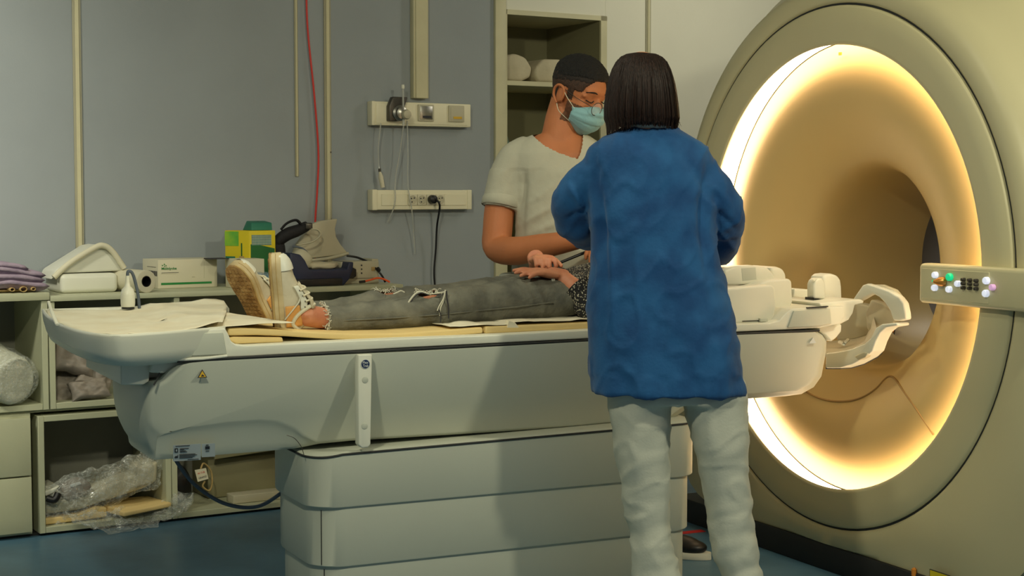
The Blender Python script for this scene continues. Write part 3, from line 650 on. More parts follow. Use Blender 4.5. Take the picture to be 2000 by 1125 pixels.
# ---- things inside the cabinets
t = thing('wrapped_bolster', 'white bolster wrapped in clear plastic in the left cabinet', 'bolster', W(0.06, 0.15, 0.486))
mb = MB().tube(smooth_path([W(-0.035, 0.36, 0.655), W(0.0, 0.22, 0.630), W(0.035, 0.08, 0.594), W(0.052, 0.0, 0.573), W(0.057, -0.018, 0.570)], 4), [.07] * 4 + [.084] * 4 + [.088] * 4 + [.086, .084, .080, .074, .06], n=36)
mb.v = [p + Vector((nz(p, 14), nz(p, 14, 5), nz(p, 14, 9))) * 0.008 for p in mb.v]
obj('bolster_core', mb, 'roll', t, ang=80)
mb = MB().tube(smooth_path([W(-0.035, 0.36, 0.657), W(0.0, 0.22, 0.634), W(0.037, 0.08, 0.600), W(0.060, -0.005, 0.580), W(0.068, -0.03, 0.575)], 4), [.074] * 4 + [.088] * 4 + [.093] * 4 + [.092, .09, .086, .08, .05], n=44)
mb.v = [p + Vector((nz(p, 30), nz(p, 30, 5), nz(p, 30, 9))) * 0.006 for p in mb.v]
obj('plastic_wrap', mb, 'film', t, ang=80)
def pillow(c, w, h, t, rx, ry, rz, seed):
    R_ = Matrix.Rotation(WA + rz, 3, 'Z') @ Matrix.Rotation(ry, 3, 'Y') @ Matrix.Rotation(rx, 3, 'X'); c = Vector(c); mb = MB(); N = 26; vs = []
    for sg in (1, -1):
        for j in range(N + 1):
            for i in range(N + 1):
                u = 2 * i / N - 1; v = 2 * j / N - 1; k = max(0, (1 - u ** 4) * (1 - v ** 4)) ** .55
                pin = 1 - .10 * (1 - abs(u) ** 2) * abs(v) ** 4; pin2 = 1 - .10 * (1 - v * v) * abs(u) ** 4
                p = Vector((u * w * pin2, v * h * pin, sg * t * k)); p += Vector((0, 0, .014 * noise.noise(Vector((u * 2 + seed, v * 2, seed))))) + Vector((0, 0, .004 * k * noise.noise(Vector((u * 6, v * 6, seed)))))
                vs.append(c + R_ @ p)
    k = N + 1; fs = []
    for j in range(N):
        for i in range(N):
            a = j * k + i; fs.append((a, a + 1, a + k + 1, a + k)); a += k * k; fs.append((a + k, a + k + 1, a + 1, a))
    return mb.add(vs, fs)
for i, (c, w_, h_, t_, rx, ry, lab) in enumerate(((W(0.300, .09, .640), .085, .07, .034, 1.1, .25, 'top grey pouch of the pile in the cabinet behind the table end'),
        (W(0.290, .12, .535), .075, .07, .030, 1.0, -.25, 'left grey pouch at the bottom of the pile in that cabinet'),
        (W(0.385, .09, .565), .070, .065, .030, 1.1, .55, 'right grey pouch, tilted against the middle one in the cabinet'),
        (W(0.340, .03, .522), .075, .04, .022, .9, -.10, 'front grey pouch lying flat at the bottom of the pile'))):
    tag(obj('grey_pouch', pillow(c, w_, h_, t_, rx, ry, 0, i * 3.1), 'pillow', ang=80, weld=True), lab, 'pouch', 'grey pouches in the cabinet')

# bagged coil, yellow foam and clear bag, lower cabinet
t = thing('bagged_coil', 'grey coil sealed in clear plastic in the lower left cabinet', 'coil', W(0.37, 0.2, 0.03))
def slab(pts, off, m, name, par, b=0.01, v0=0.06):
    return obj(name, MB().prism([W(u, v0, z) for u, z in pts], WN * off), m, par, bevel=b, seg=4, ang=60)
slab([(0.175, 0.115), (0.30, 0.125), (0.545, 0.200), (0.585, 0.215), (0.592, 0.150), (0.54, 0.130), (0.30, 0.075), (0.175, 0.070)], 0.28, 'beige', 'coil_body', t, 0.012, 0.04)
slab([(0.505, 0.140), (0.590, 0.155), (0.596, 0.235), (0.52, 0.222)], 0.22, 'beige', 'coil_end', t, 0.012, 0.02)
slab([(0.245, 0.118), (0.330, 0.135), (0.345, 0.165), (0.320, 0.190), (0.250, 0.178), (0.235, 0.150)], 0.10, 'pillow', 'connector_block', t, 0.014, 0.015)
slab([(0.262, 0.168), (0.300, 0.176), (0.296, 0.186), (0.258, 0.178)], 0.004, 'label', 'small_label', t, 0.001, 0.010)
slab([(0.170, 0.140), (0.200, 0.150), (0.225, 0.176), (0.165, 0.160)], 0.16, 'white', 'handle_top', t, 0.006, 0.02)
mb = MB().tube(smooth_path([W(0.175, 0.02, 0.135), W(0.20, 0.01, 0.128), W(0.215, 0.015, 0.150)], 5), 0.013, n=12); obj('dark_grip', mb, 'black', t)
mb = MB(); n = 46
def bagpt(a, b):
    u = 0.165 + 0.450 * a; zc = 0.075 + 0.12 * a
    v = 0.03 - 0.03 * math.sin(PI * a); zz = zc + (b - 0.35) * 0.16
    p = W(u, v + 0.06 * (b - .5) ** 2, zz)
    return p + Vector((nz(p, 18, 2), nz(p, 18, 7), nz(p, 18, 11))) * 0.022 + Vector((nz(p, 55, 2), nz(p, 55, 7), nz(p, 55, 11))) * 0.006
mb.quadgrid(bagpt, 60, 26)
obj('clear_cover', mb, 'film', t, ang=80)
t = thing('yellow_foam_insert', 'yellow stepped foam insert poking out of the lower cabinet', 'foam insert', W(0.4, 0.15, 0.03))
slab([(0.168, 0.034), (0.30, 0.036), (0.40, 0.040), (0.40, 0.075), (0.36, 0.082), (0.30, 0.062), (0.168, 0.058)], 0.20, 'foam', 'foam_strip', t, 0.006, 0.03)
mb = MB().hexa([W(0.44, -0.045, 0.048), W(0.632, -0.02, 0.062), W(0.60, 0.16, 0.050), W(0.38, 0.16, 0.050), W(0.44, -0.045, 0.066), W(0.632, -0.02, 0.080), W(0.60, 0.16, 0.078), W(0.38, 0.16, 0.084)])
obj('foam_step', mb, 'foam', t, bevel=0.005)
t = thing('clear_plastic_bag', 'crumpled clear plastic bag spilling onto the blue floor', 'plastic bag', W(0.42, -0.06, 0.0))
def bg(a, b):
    u = 0.232 + 0.455 * a; drop = math.sin(PI * min(1, a * 1.02)) ** 0.7
    z = 0.068 - (0.066 * drop) * b - 0.0 + 0.03 * (a > .85) * (a - .85) * 6 * (1 - b)
    v = 0.015 - 0.105 * b - 0.015 * math.sin(7 * a)
    p = W(u, v, max(0.006, z))
    q = p + Vector((nz(p, 20, 2), nz(p, 20, 7), nz(p, 20, 11))) * 0.026 + Vector((nz(p, 60, 2), nz(p, 60, 7), nz(p, 60, 11))) * 0.010
    q.z = max(0.003, q.z); return q
mb = MB().quadgrid(bg, 90, 34); obj('bag_front', mb, 'film', t, ang=80)
def bg2(a, b):
    th = 2 * PI * a; p = W(0.668 + 0.036 * math.cos(th) * (0.4 + 0.6 * math.sin(PI * b)), -0.03 + 0.03 * math.sin(th), 0.045 + 0.07 * b)
    return p + Vector((nz(p, 30, 2), nz(p, 30, 7), nz(p, 30, 11))) * 0.03
mb = MB().quadgrid(bg2, 40, 24); obj('bag_corner', mb, 'film', t, ang=80)

# items in the lower right cabinet
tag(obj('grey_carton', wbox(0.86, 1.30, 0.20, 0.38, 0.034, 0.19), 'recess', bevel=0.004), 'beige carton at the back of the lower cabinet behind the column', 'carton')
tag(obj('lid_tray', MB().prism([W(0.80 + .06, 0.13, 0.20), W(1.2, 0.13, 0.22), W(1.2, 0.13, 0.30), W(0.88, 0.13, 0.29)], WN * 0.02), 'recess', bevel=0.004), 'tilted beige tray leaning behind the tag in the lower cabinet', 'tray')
tag(obj('flat_box', wbox(0.905, 1.12, 0.045, 0.12, 0.033, 0.066), 'beige', bevel=0.003), 'flat beige box at the front of the lower right cabinet', 'box')
tag(obj('dark_bundle', lump(W(0.72, 0.22, 0.11), (0.06, 0.08, 0.075), 5.0, amp=0.2), 'black', ang=80), 'dark cable bundle at the left of the lower right cabinet', 'cable bundle')
t = thing('cable_tag', 'cream paper tag with two rows of dark print on a cable', 'tag', W(0.78, 0.06, 0.13))
q = [sw(380, 918, 0.05), sw(386, 941, 0.05), sw(407, 935, 0.05), sw(402, 914, 0.05)]
obj('tag_card', MB().prism(q, -WN * 0.002), 'card', t)
ex = (q[2] - q[1]).normalized(); ey = (q[0] - q[1]).normalized()
text('tag_print', 'IN TUB', 'red', q[1] + ex * 0.008 + ey * 0.028 - WN * 0.0026, ex, ey, 0.007, t, width=0.028)
text('tag_print', 'GRAND', 'print', q[1] + ex * 0.006 + ey * 0.009 - WN * 0.0026, ex, ey, 0.008, t, width=0.034)
obj('tag_string', MB().tube(smooth_path([sw(392, 916, 0.05), sw(398, 905, 0.07), sw(412, 920, 0.08), sw(414, 945, 0.08), sw(408, 958, 0.07), sw(396, 950, 0.06), sw(400, 940, 0.055)], 5), 0.0035, n=8), 'tan', t)
# ================================================================== SCANNER
GC = Vector((0, 4.237, 1.0035)); GX = 3.18
def gring(x, r, n=128, ry=None):
    return [Vector((x, GC.y + (ry or r) * math.cos(2 * PI * i / n), GC.z + r * math.sin(2 * PI * i / n))) for i in range(n)]
mri = thing('mri_scanner', 'large cream scanner with glowing round bore opening', 'scanner', (3.9, 4.237, 0.0))
obj('front_ring', MB().rings([gring(3.215, 0.752), gring(3.190, 0.726), gring(3.182, 0.722), gring(3.178, 0.727), gring(3.178, 0.735), gring(3.176, 0.79), gring(3.180, 0.838), gring(3.186, 0.848), gring(3.20, 0.848)], cap=False), 'gantry', mri, ang=60)
obj('ring_joint', MB().rings([gring(3.190, 0.846), gring(3.190, 0.857)], cap=False), 'seam', mri)
fl = obj('bore_flare', MB().rings([gring(x, r) for x, r in ((3.278, 0.742), (3.276, 0.725), (3.269, 0.700), (3.260, 0.675), (3.252, 0.650), (3.247, 0.620), (3.247, 0.580), (3.256, 0.530), (3.275, 0.480), (3.300, 0.430), (3.325, 0.385), (3.350, 0.352), (3.390, 0.330), (3.460, 0.315), (3.600, 0.310), (3.80, 0.31), (3.84, 0.316))], cap=False), 'flare', mri, ang=60)
obj('rear_flare', MB().rings([gring(x, r) for x, r in ((3.84, 0.318), (3.88, 0.345), (3.98, 0.42), (4.15, 0.52), (4.40, 0.62), (4.45, 0.66))], cap=False), 'rearwall', mri, ang=60)
obj('light_strip', MB().rings([gring(3.196, 0.7455), gring(3.276, 0.7455)], cap=False), 'glow', mri, label='glowing warm light strip')
# outer cover: grows from the ring joint into a rounded block standing on the floor
def shell(x, r, w, h, ex, t):
    out = []
    for i in range(128):
        a = 2 * PI * i / 128; c, s = math.cos(a), math.sin(a)
        if s < 0: e2 = 7.0; t2 = min(1.0, t * 4); w2 = max(w, .96); h2 = .93
        else: e2 = ex; t2 = t; w2 = w; h2 = h
        if s < 0.0 : k = (abs(c / w2) ** e2 + abs(s / h2) ** e2) ** (-1 / e2); bl = max(0.0, min(1.0, -s / .25)); kk = (abs(c / w) ** ex + abs(s / h) ** ex) ** (-1 / ex); k = kk * (1 - bl) + k * bl; t2 = t * (1 - bl) + t2 * bl
        else: k = (abs(c / w2) ** e2 + abs(s / h2) ** e2) ** (-1 / e2)
        q = r * (1 - t2) + k * t2
        out.append(Vector((x, GC.y + q * c, max(GC.z + q * s, 0.085))))
    return out
obj('outer_cover', MB().rings([shell(x, r, w_, h, ex, t_) for x, r, w_, h, ex, t_ in (
    (3.20, 0.8535, 1, 1, 2, 0), (3.187, 0.856, 1, 1, 2, 0), (3.183, 0.866, 1, 1, 2, 0), (3.188, 0.90, 0.94, 0.94, 2.2, 0.12), (3.200, 0.925, 0.95, 0.95, 2.3, 0.28),
    (3.24, 0.942, 0.96, 0.95, 2.4, 0.4), (3.30, 0.955, 1.0, 1.0, 2.7, 0.5), (3.40, 0.98, 1.04, 1.04, 3.0, 0.8), (3.60, 1.05, 1.10, 1.10, 3.6, 1.0), (3.9, 1.1, 1.16, 1.18, 4.0, 1.0), (4.30, 1.1, 1.16, 1.20, 4.0, 1.0), (4.40, 1.0, 1.10, 1.14, 4.0, 1.0), (4.45, 0.9, 0.9, 0.9, 4, 1.0))], cap=False), 'gantry', mri, ang=60)
obj('rear_cover', MB().rings([shell(4.45, 0.9, 0.9, 0.9, 4, 1.0), gring(4.45, 0.66)], cap=False), 'gantry', mri)
obj('plinth', bx((3.19, 3.2, 0.0), (4.42, 5.2, 0.088)), 'plinth', mri, bevel=0.004)
obj('skirt_joint', MB().tube(smooth_path([(3.2, 3.985, 0.185), (3.212, 3.965, 0.15), (3.213, 3.94, 0.10)], 4), 0.0025, n=6), 'seam', mri)
# joints on the flare
def fx(r):
    tab = [(0.310, 3.600), (0.315, 3.460), (0.330, 3.390), (0.352, 3.350), (0.385, 3.325), (0.430, 3.300), (0.480, 3.275), (0.530, 3.256), (0.580, 3.247), (0.620, 3.247), (0.650, 3.252), (0.675, 3.260), (0.700, 3.269), (0.725, 3.276), (0.742, 3.278)]
    return interp(tab, r)[0]
def onflare(a, r, off=0.001): return Vector((fx(r) - off, GC.y + r * math.cos(a), GC.z + r * math.sin(a)))
def flarept(x, y, off=.001):
    X_ = 3.28
    for _ in range(12):
        p = sx(x, y, X_); X_ = fx(math.hypot(p.y - GC.y, p.z - GC.z))
    return sx(x, y, X_ - off)
obj('flare_joint', MB().tube(smooth_path([flarept(x, y) for x, y in ((1560, 752), (1580, 768), (1605, 779), (1635, 784), (1665, 782), (1690, 773), (1712, 758), (1728, 741), (1738, 735), (1748, 740), (1762, 760), (1790, 800), (1824, 850))], 5), 0.0035, n=8), 'flare_seam', mri)
# warning triangles
def tri(parent, c, X, Yv, N, s, m, name='warning_triangle', border='print'):
    c = Vector(c); a = [c + X * (-s) - Yv * s * 0.7, c + X * s - Yv * s * 0.7, c + Yv * s * 1.0]
    o = obj(name, MB().prism([p for p in a], N * 0.0012), border, parent, smooth=False)
    cc = sum(a, Vector()) / 3; b = [cc + (p - cc) * 0.74 + N * 0.0012 for p in a]
    obj('triangle_face', MB().prism(b, N * 0.0008), m, o, smooth=False)
    mb = MB().tube([cc + N * 0.0025 + X * (-s * .25) - Yv * s * .2, cc + N * 0.0025 + X * (s * .3) - Yv * s * .1], s * 0.10, n=6)
    mb.tube([cc + N * 0.0025 + X * (-s * .1) + Yv * s * .12, cc + N * 0.0025 + X * (s * .25) - Yv * s * .25], s * 0.09, n=6)
    obj('triangle_symbol', mb, 'print', o)
    return o
c = onflare(math.radians(-38), 0.375, 0.002)
nrmf = Vector((-0.86, -0.42, 0.3)).normalized(); Xf = Vector((0, -1, 0)); Yf = nrmf.cross(Xf).normalized() * -1
Yf = Xf.cross(nrmf).normalized(); Yf = Yf if Yf.z < 0 else -Yf
tri(mri, flarept(1744, 641, .010), Vector((0, -1, 0)), Vector((0.3, 0, -0.95)).normalized(), Vector((-1, 0, -0.3)).normalized(), 0.024, 'warno')
p = sx(1641, 105, 3.236)
obj('top_marker', MB().box(sx(1641, 105, 3.255), (0.004, 0.014, 0.01)), 'warn', mri)
# control panel arm
arm = obj('control_arm', MB().prism([(3.140, 3.738, 0.922), (3.140, 3.20, 0.922), (3.140, 3.20, 1.040), (3.140, 3.738, 1.040)], (0.05, 0, 0)), 'gantry', mri, bevel=0.013, seg=4, ang=60)
obj('arm_bracket', bx((3.15, 3.215, 0.935), (3.55, 3.36, 1.027)), 'gantry', arm, bevel=0.01)
obj('button_field', MB().prism([(3.1385, 3.722, 0.936), (3.1385, 3.437, 0.936), (3.1385, 3.437, 1.026), (3.1385, 3.722, 1.026)], (0.003, 0, 0)), 'gantry', arm, bevel=0.0012, seg=1)
def button(px, py, r, m, cap=True, name='button', ring=True):
    c = sx(px, py, 3.138)
    o = obj(name, MB().lathe([(r, 0), (r, 0.009), (r * .85, 0.012), (r * .5, 0.0125)], c, (-1, 0, 0), n=20), m, arm)
    return o
bl = []
for px, py, r, m in ((1829, 537, .0095, 'led_white'), (1828, 562, .0095, 'led_white'), (1857, 541, .011, 'led_green'), (1856, 565, .0095, 'led_white'), (1873, 554, .009, 'led_white'),
                     (1929, 548, .0105, 'led_white'), (1941, 561, .009, 'led_pink'), (1928, 573, .0105, 'led_white')):
    o = button(px, py, r, m, name='lit_button'); o['label'] = {'led_white': 'lit white button', 'led_green': 'lit green button', 'led_pink': 'lit pink button'}[m]
for px in (1884, 1896.5, 1909):
    for dy in (-6, 1.5, 10):
        button(px, 553 + dy + (px - 1896) * 0.08, 0.0052, 'dmetal', name='key')
c = sx(1844, 550, 3.138)
obj('rotary_knob', MB().lathe([(0.014, 0), (0.014, 0.012), (0.010, 0.022), (0.004, 0.034)], c, (-1, 0.25, 0), n=20), 'brass', arm, label='amber rotary knob')
obj('green_led', MB().box(sx(1823, 549, 3.136), (0.004, 0.010, 0.005)), 'led_green', arm)
# panel joints to the right of the arm
# yellow sticker low on the cover
q = [sx(1817, 1111, 3.178), sx(1817, 1150, 3.178), sx(1856, 1170, 3.178), sx(1856, 1124, 3.178)]
st = obj('yellow_sticker', MB().prism(q, (-0.003, 0, 0)), 'print', mri, smooth=False)
cc = sum(q, Vector()) / 4
obj('sticker_face', MB().prism([cc + (p - cc) * 0.93 + Vector((-0.003, 0, 0)) for p in q], (-0.001, 0, 0)), 'yellow', st, smooth=False)
obj('amber_cap', MB().lathe([(0.008, 0), (0.008, 0.02), (0.003, 0.024)], sx(1785, 1124, 3.19), (0, 0, 1), n=14), 'warno', mri)
tag(obj('floor_tape', bx((3.02, 4.92, 0.0005), (3.16, 4.955, 0.002)), 'red_line'), 'short red line on the floor behind the table column', 'floor tape')
# ================================================================== PATIENT TABLE
YN = 3.92; TC = 4.237
def elev(pts, Y): return [sy(x, y, Y) for x, y in pts]
def eprism(pts, Y, depth, m, name, par, bevel=0.006, seg=3, **k):
    return obj(name, MB().prism(elev(pts, Y), (0, depth, 0)), m, par, bevel=bevel, seg=seg, ang=k.pop('ang', 50), **k)
tb = thing('patient_table', 'long white patient table on a telescopic column in front of the bore', 'scanner table', (1.9, TC, 0.0))
# upper housing: full outline, lower edge chamfered back on the near and far sides
hp = [(312, 907, 50), (380, 902, 58), (460, 895, 62), (520, 890, 62), (556, 887, 56), (590, 884, 40), (612, 880, 20), (640, 874, 0),
      (700, 868, 0), (900, 856, 0), (1150, 840, 0), (1340, 822, 0), (1380, 792, 4), (1460, 785, 6), (1560, 778, 8), (1590, 774, 6), (1612, 760, 3), (1624, 738, 0), (1626, 690, 0), (1624, 668, 0), (1614, 655, 0), (1600, 647, 0),
      (1448, 652, 0), (1157, 665, 0), (780, 686, 0), (560, 696, 0), (400, 704, 0), (362, 708, 0), (340, 715, 0), (322, 727, 0), (308, 743, 0)]
LE = [(.894, .776, 0), (.884, .762, 0), (.881, .735, 0), (.882, .700, 0), (.885, .672, .004), (.891, .645, .018), (.899, .622, .030), (.909, .600, .045), (.919, .584, .052)]
def prof():
    out = []
    def wt(x): return max(0.0, min(1.0, (1.06 - x) / .14)), max(0.0, min(1.0, (x - 2.78) / .14))
    for x, z, r in LE: out.append((x, z, 0.0, r) + wt(x))
    for x, y, r in hp:
        p = sy(x, y, 3.962); q = sy(x, y - r, YN)
        out.append((p.x, p.z, q.x - p.x, q.z - p.z) + wt(p.x))
    return out
PF = prof()
def hring(Y, ins=0.0):
    t = (Y - TC) / .317; k = max(0.0, min(1.0, (abs(t) - .80) / .20)); k = k * k * (3 - 2 * k)
    sh_ = .035 * (1 - (1 - min(1, abs(t)) ** 4) ** .25) if t < 0 else .16 * (1 - (1 - min(1, t * .93) ** 2.2) ** .45)
    ps = [Vector((x + dx * k + wl * sh_ - wr_ * sh_ * .6, Y, z + dz * k)) for x, z, dx, dz, wl, wr_ in PF]
    if ins: ps = inset(ps, ins, Y)
    g = abs(t) ** 3
    return [Vector((p.x, Y - math.copysign(1, t) * g * .078 * ((.825 - p.z) / .20), p.z)) for p in ps]
def inset(ps, k, Y):
    return [Vector((p.x - k * max(-1, min(1, (p.x - 1.9) / .75)), Y, p.z - k * max(-1, min(1, (p.z - .715) / .05)))) for p in ps]
rs = [hring(YN, .006), hring(YN + .002, .002), hring(YN + .008)] + [hring(TC + .317 * t) for t in (-.95, -.93, -.90, -.87, -.84, -.80, -.7, -.5, -.2, 0, .2, .4, .55, .7, .8, .87, .93, .97)] + [hring(TC + .315, .006)]
obj('housing', MB().rings(rs), 'plastic', tb, ang=42)
# seam that follows the end cap
obj('end_cap_seam', MB().tube(smooth_path([sy(x, y, YN + 0.006) for x, y in ((312, 728), (306, 742), (300, 752))], 5), 0.0022, n=6), 'seam', tb)
obj('housing_joint', MB().tube([sy(x, y, YN + 0.001) for x, y in ((346, 706), (400, 702), (780, 683), (1157, 664), (1448, 651.5), (1600, 645.5))], 0.0035, n=6), 'seam', tb)
def onch_(x, y): return sy(x, y, YN + .045)
obj('arm_seam', MB().tube(smooth_path([onch_(x, y) for x, y in ((560, 850), (575, 856), (588, 872), (594, 890))], 5), 0.001, n=6), 'dmetal', tb)
# column sections
def sring(z, a, b, n=10, cx_=1.908):
    y0 = TC - .03 - b + .03; y1 = TC + .21 - (.318 - b); out = []
    for cx0, cy0, r, q0 in ((cx_ + a, y1, .24, 0), (cx_ - a, y1, .24, 90), (cx_ - a, y0, .085, 180), (cx_ + a, y0, .085, 270)):
        ccx = cx0 + (-r if cx0 > cx_ else r); ccy = cy0 + (-r if cy0 > TC else r)
        for i in range(n + 1):
            t = math.radians(q0 + 90 * i / n); out.append(Vector((ccx + r * math.cos(t), ccy + r * math.sin(t), z)))
    return out
def wavy(z, a, b):
    out = []
    for p in sring(z, a, b):
        k = max(0.0, min(1.0, (1.50 - p.x) / 0.18)); k = k * k * (3 - 2 * k)
        q = p.copy(); q.z -= 0.022 * k; out.append(q)
    return out
for i, (z0, z1, a, b) in enumerate(((0.423, 0.580, 0.600, 0.316), (0.263, 0.423, 0.588, 0.308), (0.103, 0.263, 0.578, 0.300), (0.0, 0.103, 0.568, 0.292))):
    top = wavy(z1, a, b) if i == 0 else sring(z1, a, b)
    ti = wavy(z1 + 0.004, a - 0.006, b - 0.006) if i == 0 else sring(z1 + 0.006, a - 0.012, b - 0.012)
    sec = obj('column_section', MB().rings([sring(z0, a - 0.010, b - 0.010), sring(z0, a - 0.002, b - 0.002), sring(z0 + 0.003, a, b), [p + Vector((0, 0, -0.004)) for p in top], top, ti]), 'plastic', tb, ang=40)
    if i in (1, 2):
        obj('corner_seam', MB().tube([(1.908 - a + 0.0236, TC - b + 0.0236, z0 + 0.006), (1.908 - a + 0.0236, TC - b + 0.0236, z1 - 0.008)], 0.0013, n=6), 'seam', sec)
    shw = sring(z0 - 0.001, a - 0.009, b - 0.009)
obj('upper_seam', MB().tube([p + Vector((0, -0.0006, 0)) for p in wavy(0.578, 0.6005, 0.3165)], 0.0030, n=6, closed=True, cap=False), 'seam', tb)
# deck with raised ends
deck = [(286, 693), (300, 652), (440, 641), (447, 654), (452, 667), (462, 673), (480, 675), (600, 669), (780, 661), (940, 655), (1157, 644), (1445, 633), (1504, 631), (1522, 626), (1534, 612), (1546, 603), (1648, 598), (1650, 618), (1640, 633), (1600, 641), (1448, 648), (1157, 661), (780, 680), (470, 697), (395, 700), (330, 703), (292, 702)]
eprism(deck, YN + 0.004, 0.626, 'white', 'deck', tb, 0.004)
eprism([(303, 655), (436, 649), (443, 692), (380, 695), (291, 698)], YN - 0.001, 0.01, 'plastic', 'side_cap', tb, 0.002, label='slightly raised panel at the foot end')
eprism([(1551, 607), (1622, 603), (1624, 632), (1600, 637), (1539, 640)], YN - 0.001, 0.01, 'plastic', 'side_cap', tb, 0.002, label='slightly raised panel at the head end')
obj('slot', MB().prism(elev([(1578, 600.5), (1618, 597.5), (1618, 599.5), (1578, 602)], YN - 0.002), (0, 0.01, 0)), 'seam', tb)
obj('rim_strip', MB().tube([sy(x, y, YN) for x, y in ((290, 697), (330, 703), (395, 700.5), (443, 695))], 0.004, n=8), 'white', tb)
# foot tray: shallow dish with a rounded end
fo = [sz(x, y, 0.905) for x, y in ((440, 641), (385, 646), (330, 651), (250, 656.5), (212, 657), (180, 654), (150, 648), (126, 640), (104, 631), (88, 622), (79, 614))] + \
     [sz(x, y, 0.912) for x, y in ((84, 609), (105, 607.5), (265, 604), (350, 601.5), (440, 598.5))]
fo = [Vector((p.x, min(p.y, 4.60), 0.905)) for p in fo]
fo = smooth_path(fo + [fo[0]], 4)[:-1]
cf = Vector((1.0, 4.237, 0))
def dish(k, z, kx=None):
    return [Vector((cf.x + (p.x - cf.x) * (kx or k), cf.y + (p.y - cf.y) * k, z + (0.012 * max(0, (p.y - 4.2)) / .4 if z > 0.89 else 0))) for p in fo]
obj('foot_tray', MB().rings([dish(0.78, 0.822, .70), dish(0.88, 0.828, 0.86), dish(0.945, 0.842, 0.935), dish(0.97, 0.862, 0.965), dish(0.99, 0.890, 0.99), dish(1.0, 0.9025), dish(1.0, 0.907), dish(0.988, 0.910), dish(0.965, 0.906), dish(0.95, 0.892), dish(0.90, 0.884)]), 'white', tb, ang=60)
obj('tray_bracket', MB().prism([(0.835, 4.0, 0.78), (0.945, 4.0, 0.78), (0.95, 4.0, 0.838), (0.825, 4.0, 0.838)], (0, 0.45, 0)), 'white', tb, bevel=0.012)
obj('tray_bracket', MB().prism(elev([(236, 697), (296, 697), (291, 745), (280, 752), (236, 752)], 3.97), (0, 0.45, 0)), 'white', tb, bevel=0.004)
obj('bracket_lug', MB().prism(elev([(300, 700), (372, 705), (320, 730), (292, 728)], 3.95), (0, 0.5, 0)), 'white', tb, bevel=0.006)
# side rail with badge
def rly(y): return 3.902 - .004 * (y - 692) / 180.0
rp = [(700, 693), (727, 692), (724, 868), (719, 874), (707, 875), (701, 869)]
rl = obj('side_rail', MB().rings([[sy(x, y, rly(y)) for x, y in rp], [sy(x, y, rly(y)) + Vector((0, .03, 0)) for x, y in rp]]), 'white', tb, bevel=0.003)
c = sy(713.5, 711, rly(711) - .001)
obj('badge_rim', MB().lathe([(0.0125, 0), (0.0125, 0.001)], c, (0, -1, 0), n=28), 'label', rl)
bd = obj('badge', MB().lathe([(0.0112, 0.001), (0.0112, 0.0016)], c, (0, -1, 0), n=28), 'badge', rl, label='round navy badge with white lettering')
text('badge_print', 'Flex', 'label', c + Vector((-0.008, -0.0022, 0.0010)), (1, 0, 0), (0, 0, 1), 0.0068, rl, width=0.0155, bold=True)
text('badge_print', 'Trak', 'label', c + Vector((-0.0075, -0.0022, -0.0078)), (1, 0, 0), (0, 0, 1), 0.0068, rl, width=0.0155, bold=True)
for yy in (742, 832):
    obj('screw_cap', MB().lathe([(0.0085, 0), (0.0085, 0.0006), (0.0075, 0.0012)], sy(713 - (yy > 800), yy, rly(yy) - .0005), (0, -1, 0), n=24), 'plastic', rl)
# labels and warnings on the housing
tri(tb, sy(395, 731, YN + 0.006), Vector((1, 0, 0)), Vector((0, 0, 1)), Vector((0, -1, 0)), 0.0125, 'warn')
tr = obj('white_triangle', MB().prism(elev([(1580, 671), (1594, 670), (1588, 659)], YN + 0.004), (0, -0.0008, 0)), 'label', tb, smooth=False)
def onch(x, y):     # on the sloping underside panel between the two rings
    t = max(0, min(1, (y - 845) / 58.0)); return sy(x, y, YN + 0.052 + 0.056 * t)
def lab(x0, x1, y0, y1, name, sk=0.055):
    q = [onch(x0, y0), onch(x1, y0 - (x1 - x0) * sk), onch(x1, y1 - (x1 - x0) * sk), onch(x0, y1)]
    return obj(name, MB().prism(q, (0, -0.0008, 0)), 'label', tb, smooth=False), q
l1, q1 = lab(338, 392, 869.5, 901, 'type_label'); l2, q2 = lab(394, 420, 867, 893, 'small_type_label')
def lp(q, a, b): return q[3].lerp(q[2], a).lerp(q[0].lerp(q[1], a), b) + Vector((0, -0.0016, 0))
def lq(q, par, a0, a1, b0, b1, m='print', name='label_print'):
    return obj(name, MB().prism([lp(q, a0, b0), lp(q, a1, b0), lp(q, a1, b1), lp(q, a0, b1)], (0, -0.0005, 0)), m, par, smooth=False)
for b, a0, a1 in ((0.93, .08, .60), (0.76, .24, .56), (0.70, .24, .40), (0.62, .24, .46), (0.55, .24, .50), (0.40, .22, .80), (0.33, .22, .86), (0.25, .22, .78), (0.18, .22, .70), (0.06, .52, .92)):
    lq(q1, l1, a0, a1, b - 0.018, b + 0.018, 'dmetal')
lq(q1, l1, .05, .17, .54, .80); lq(q1, l1, .09, .14, .60, .74, 'label'); 
obj('factory_symbol', MB().prism([lp(q1, .05, .20), lp(q1, .17, .20), lp(q1, .17, .42), lp(q1, .14, .30), lp(q1, .10, .33), lp(q1, .05, .27)], (0, -0.0005, 0)), 'print', l1, smooth=False)
lq(q2, l2, .25, .58, .58, .80); lq(q2, l2, .3, .5, .86, .92, 'dmetal'); lq(q2, l2, .28, .55, .42, .47, 'dmetal')
obj('underside_hose', MB().tube(smooth_path([sy(x, y, Y_) for x, y, Y_ in ((340, 893, 4.3), (352, 912, 4.32), (372, 938, 4.34), (400, 962, 4.36), (435, 982, 4.36), (475, 991, 4.34), (510, 987, 4.3), (545, 966, 4.26), (575, 940, 4.25))], 6), 0.0055, n=10), 'greycable', tb)
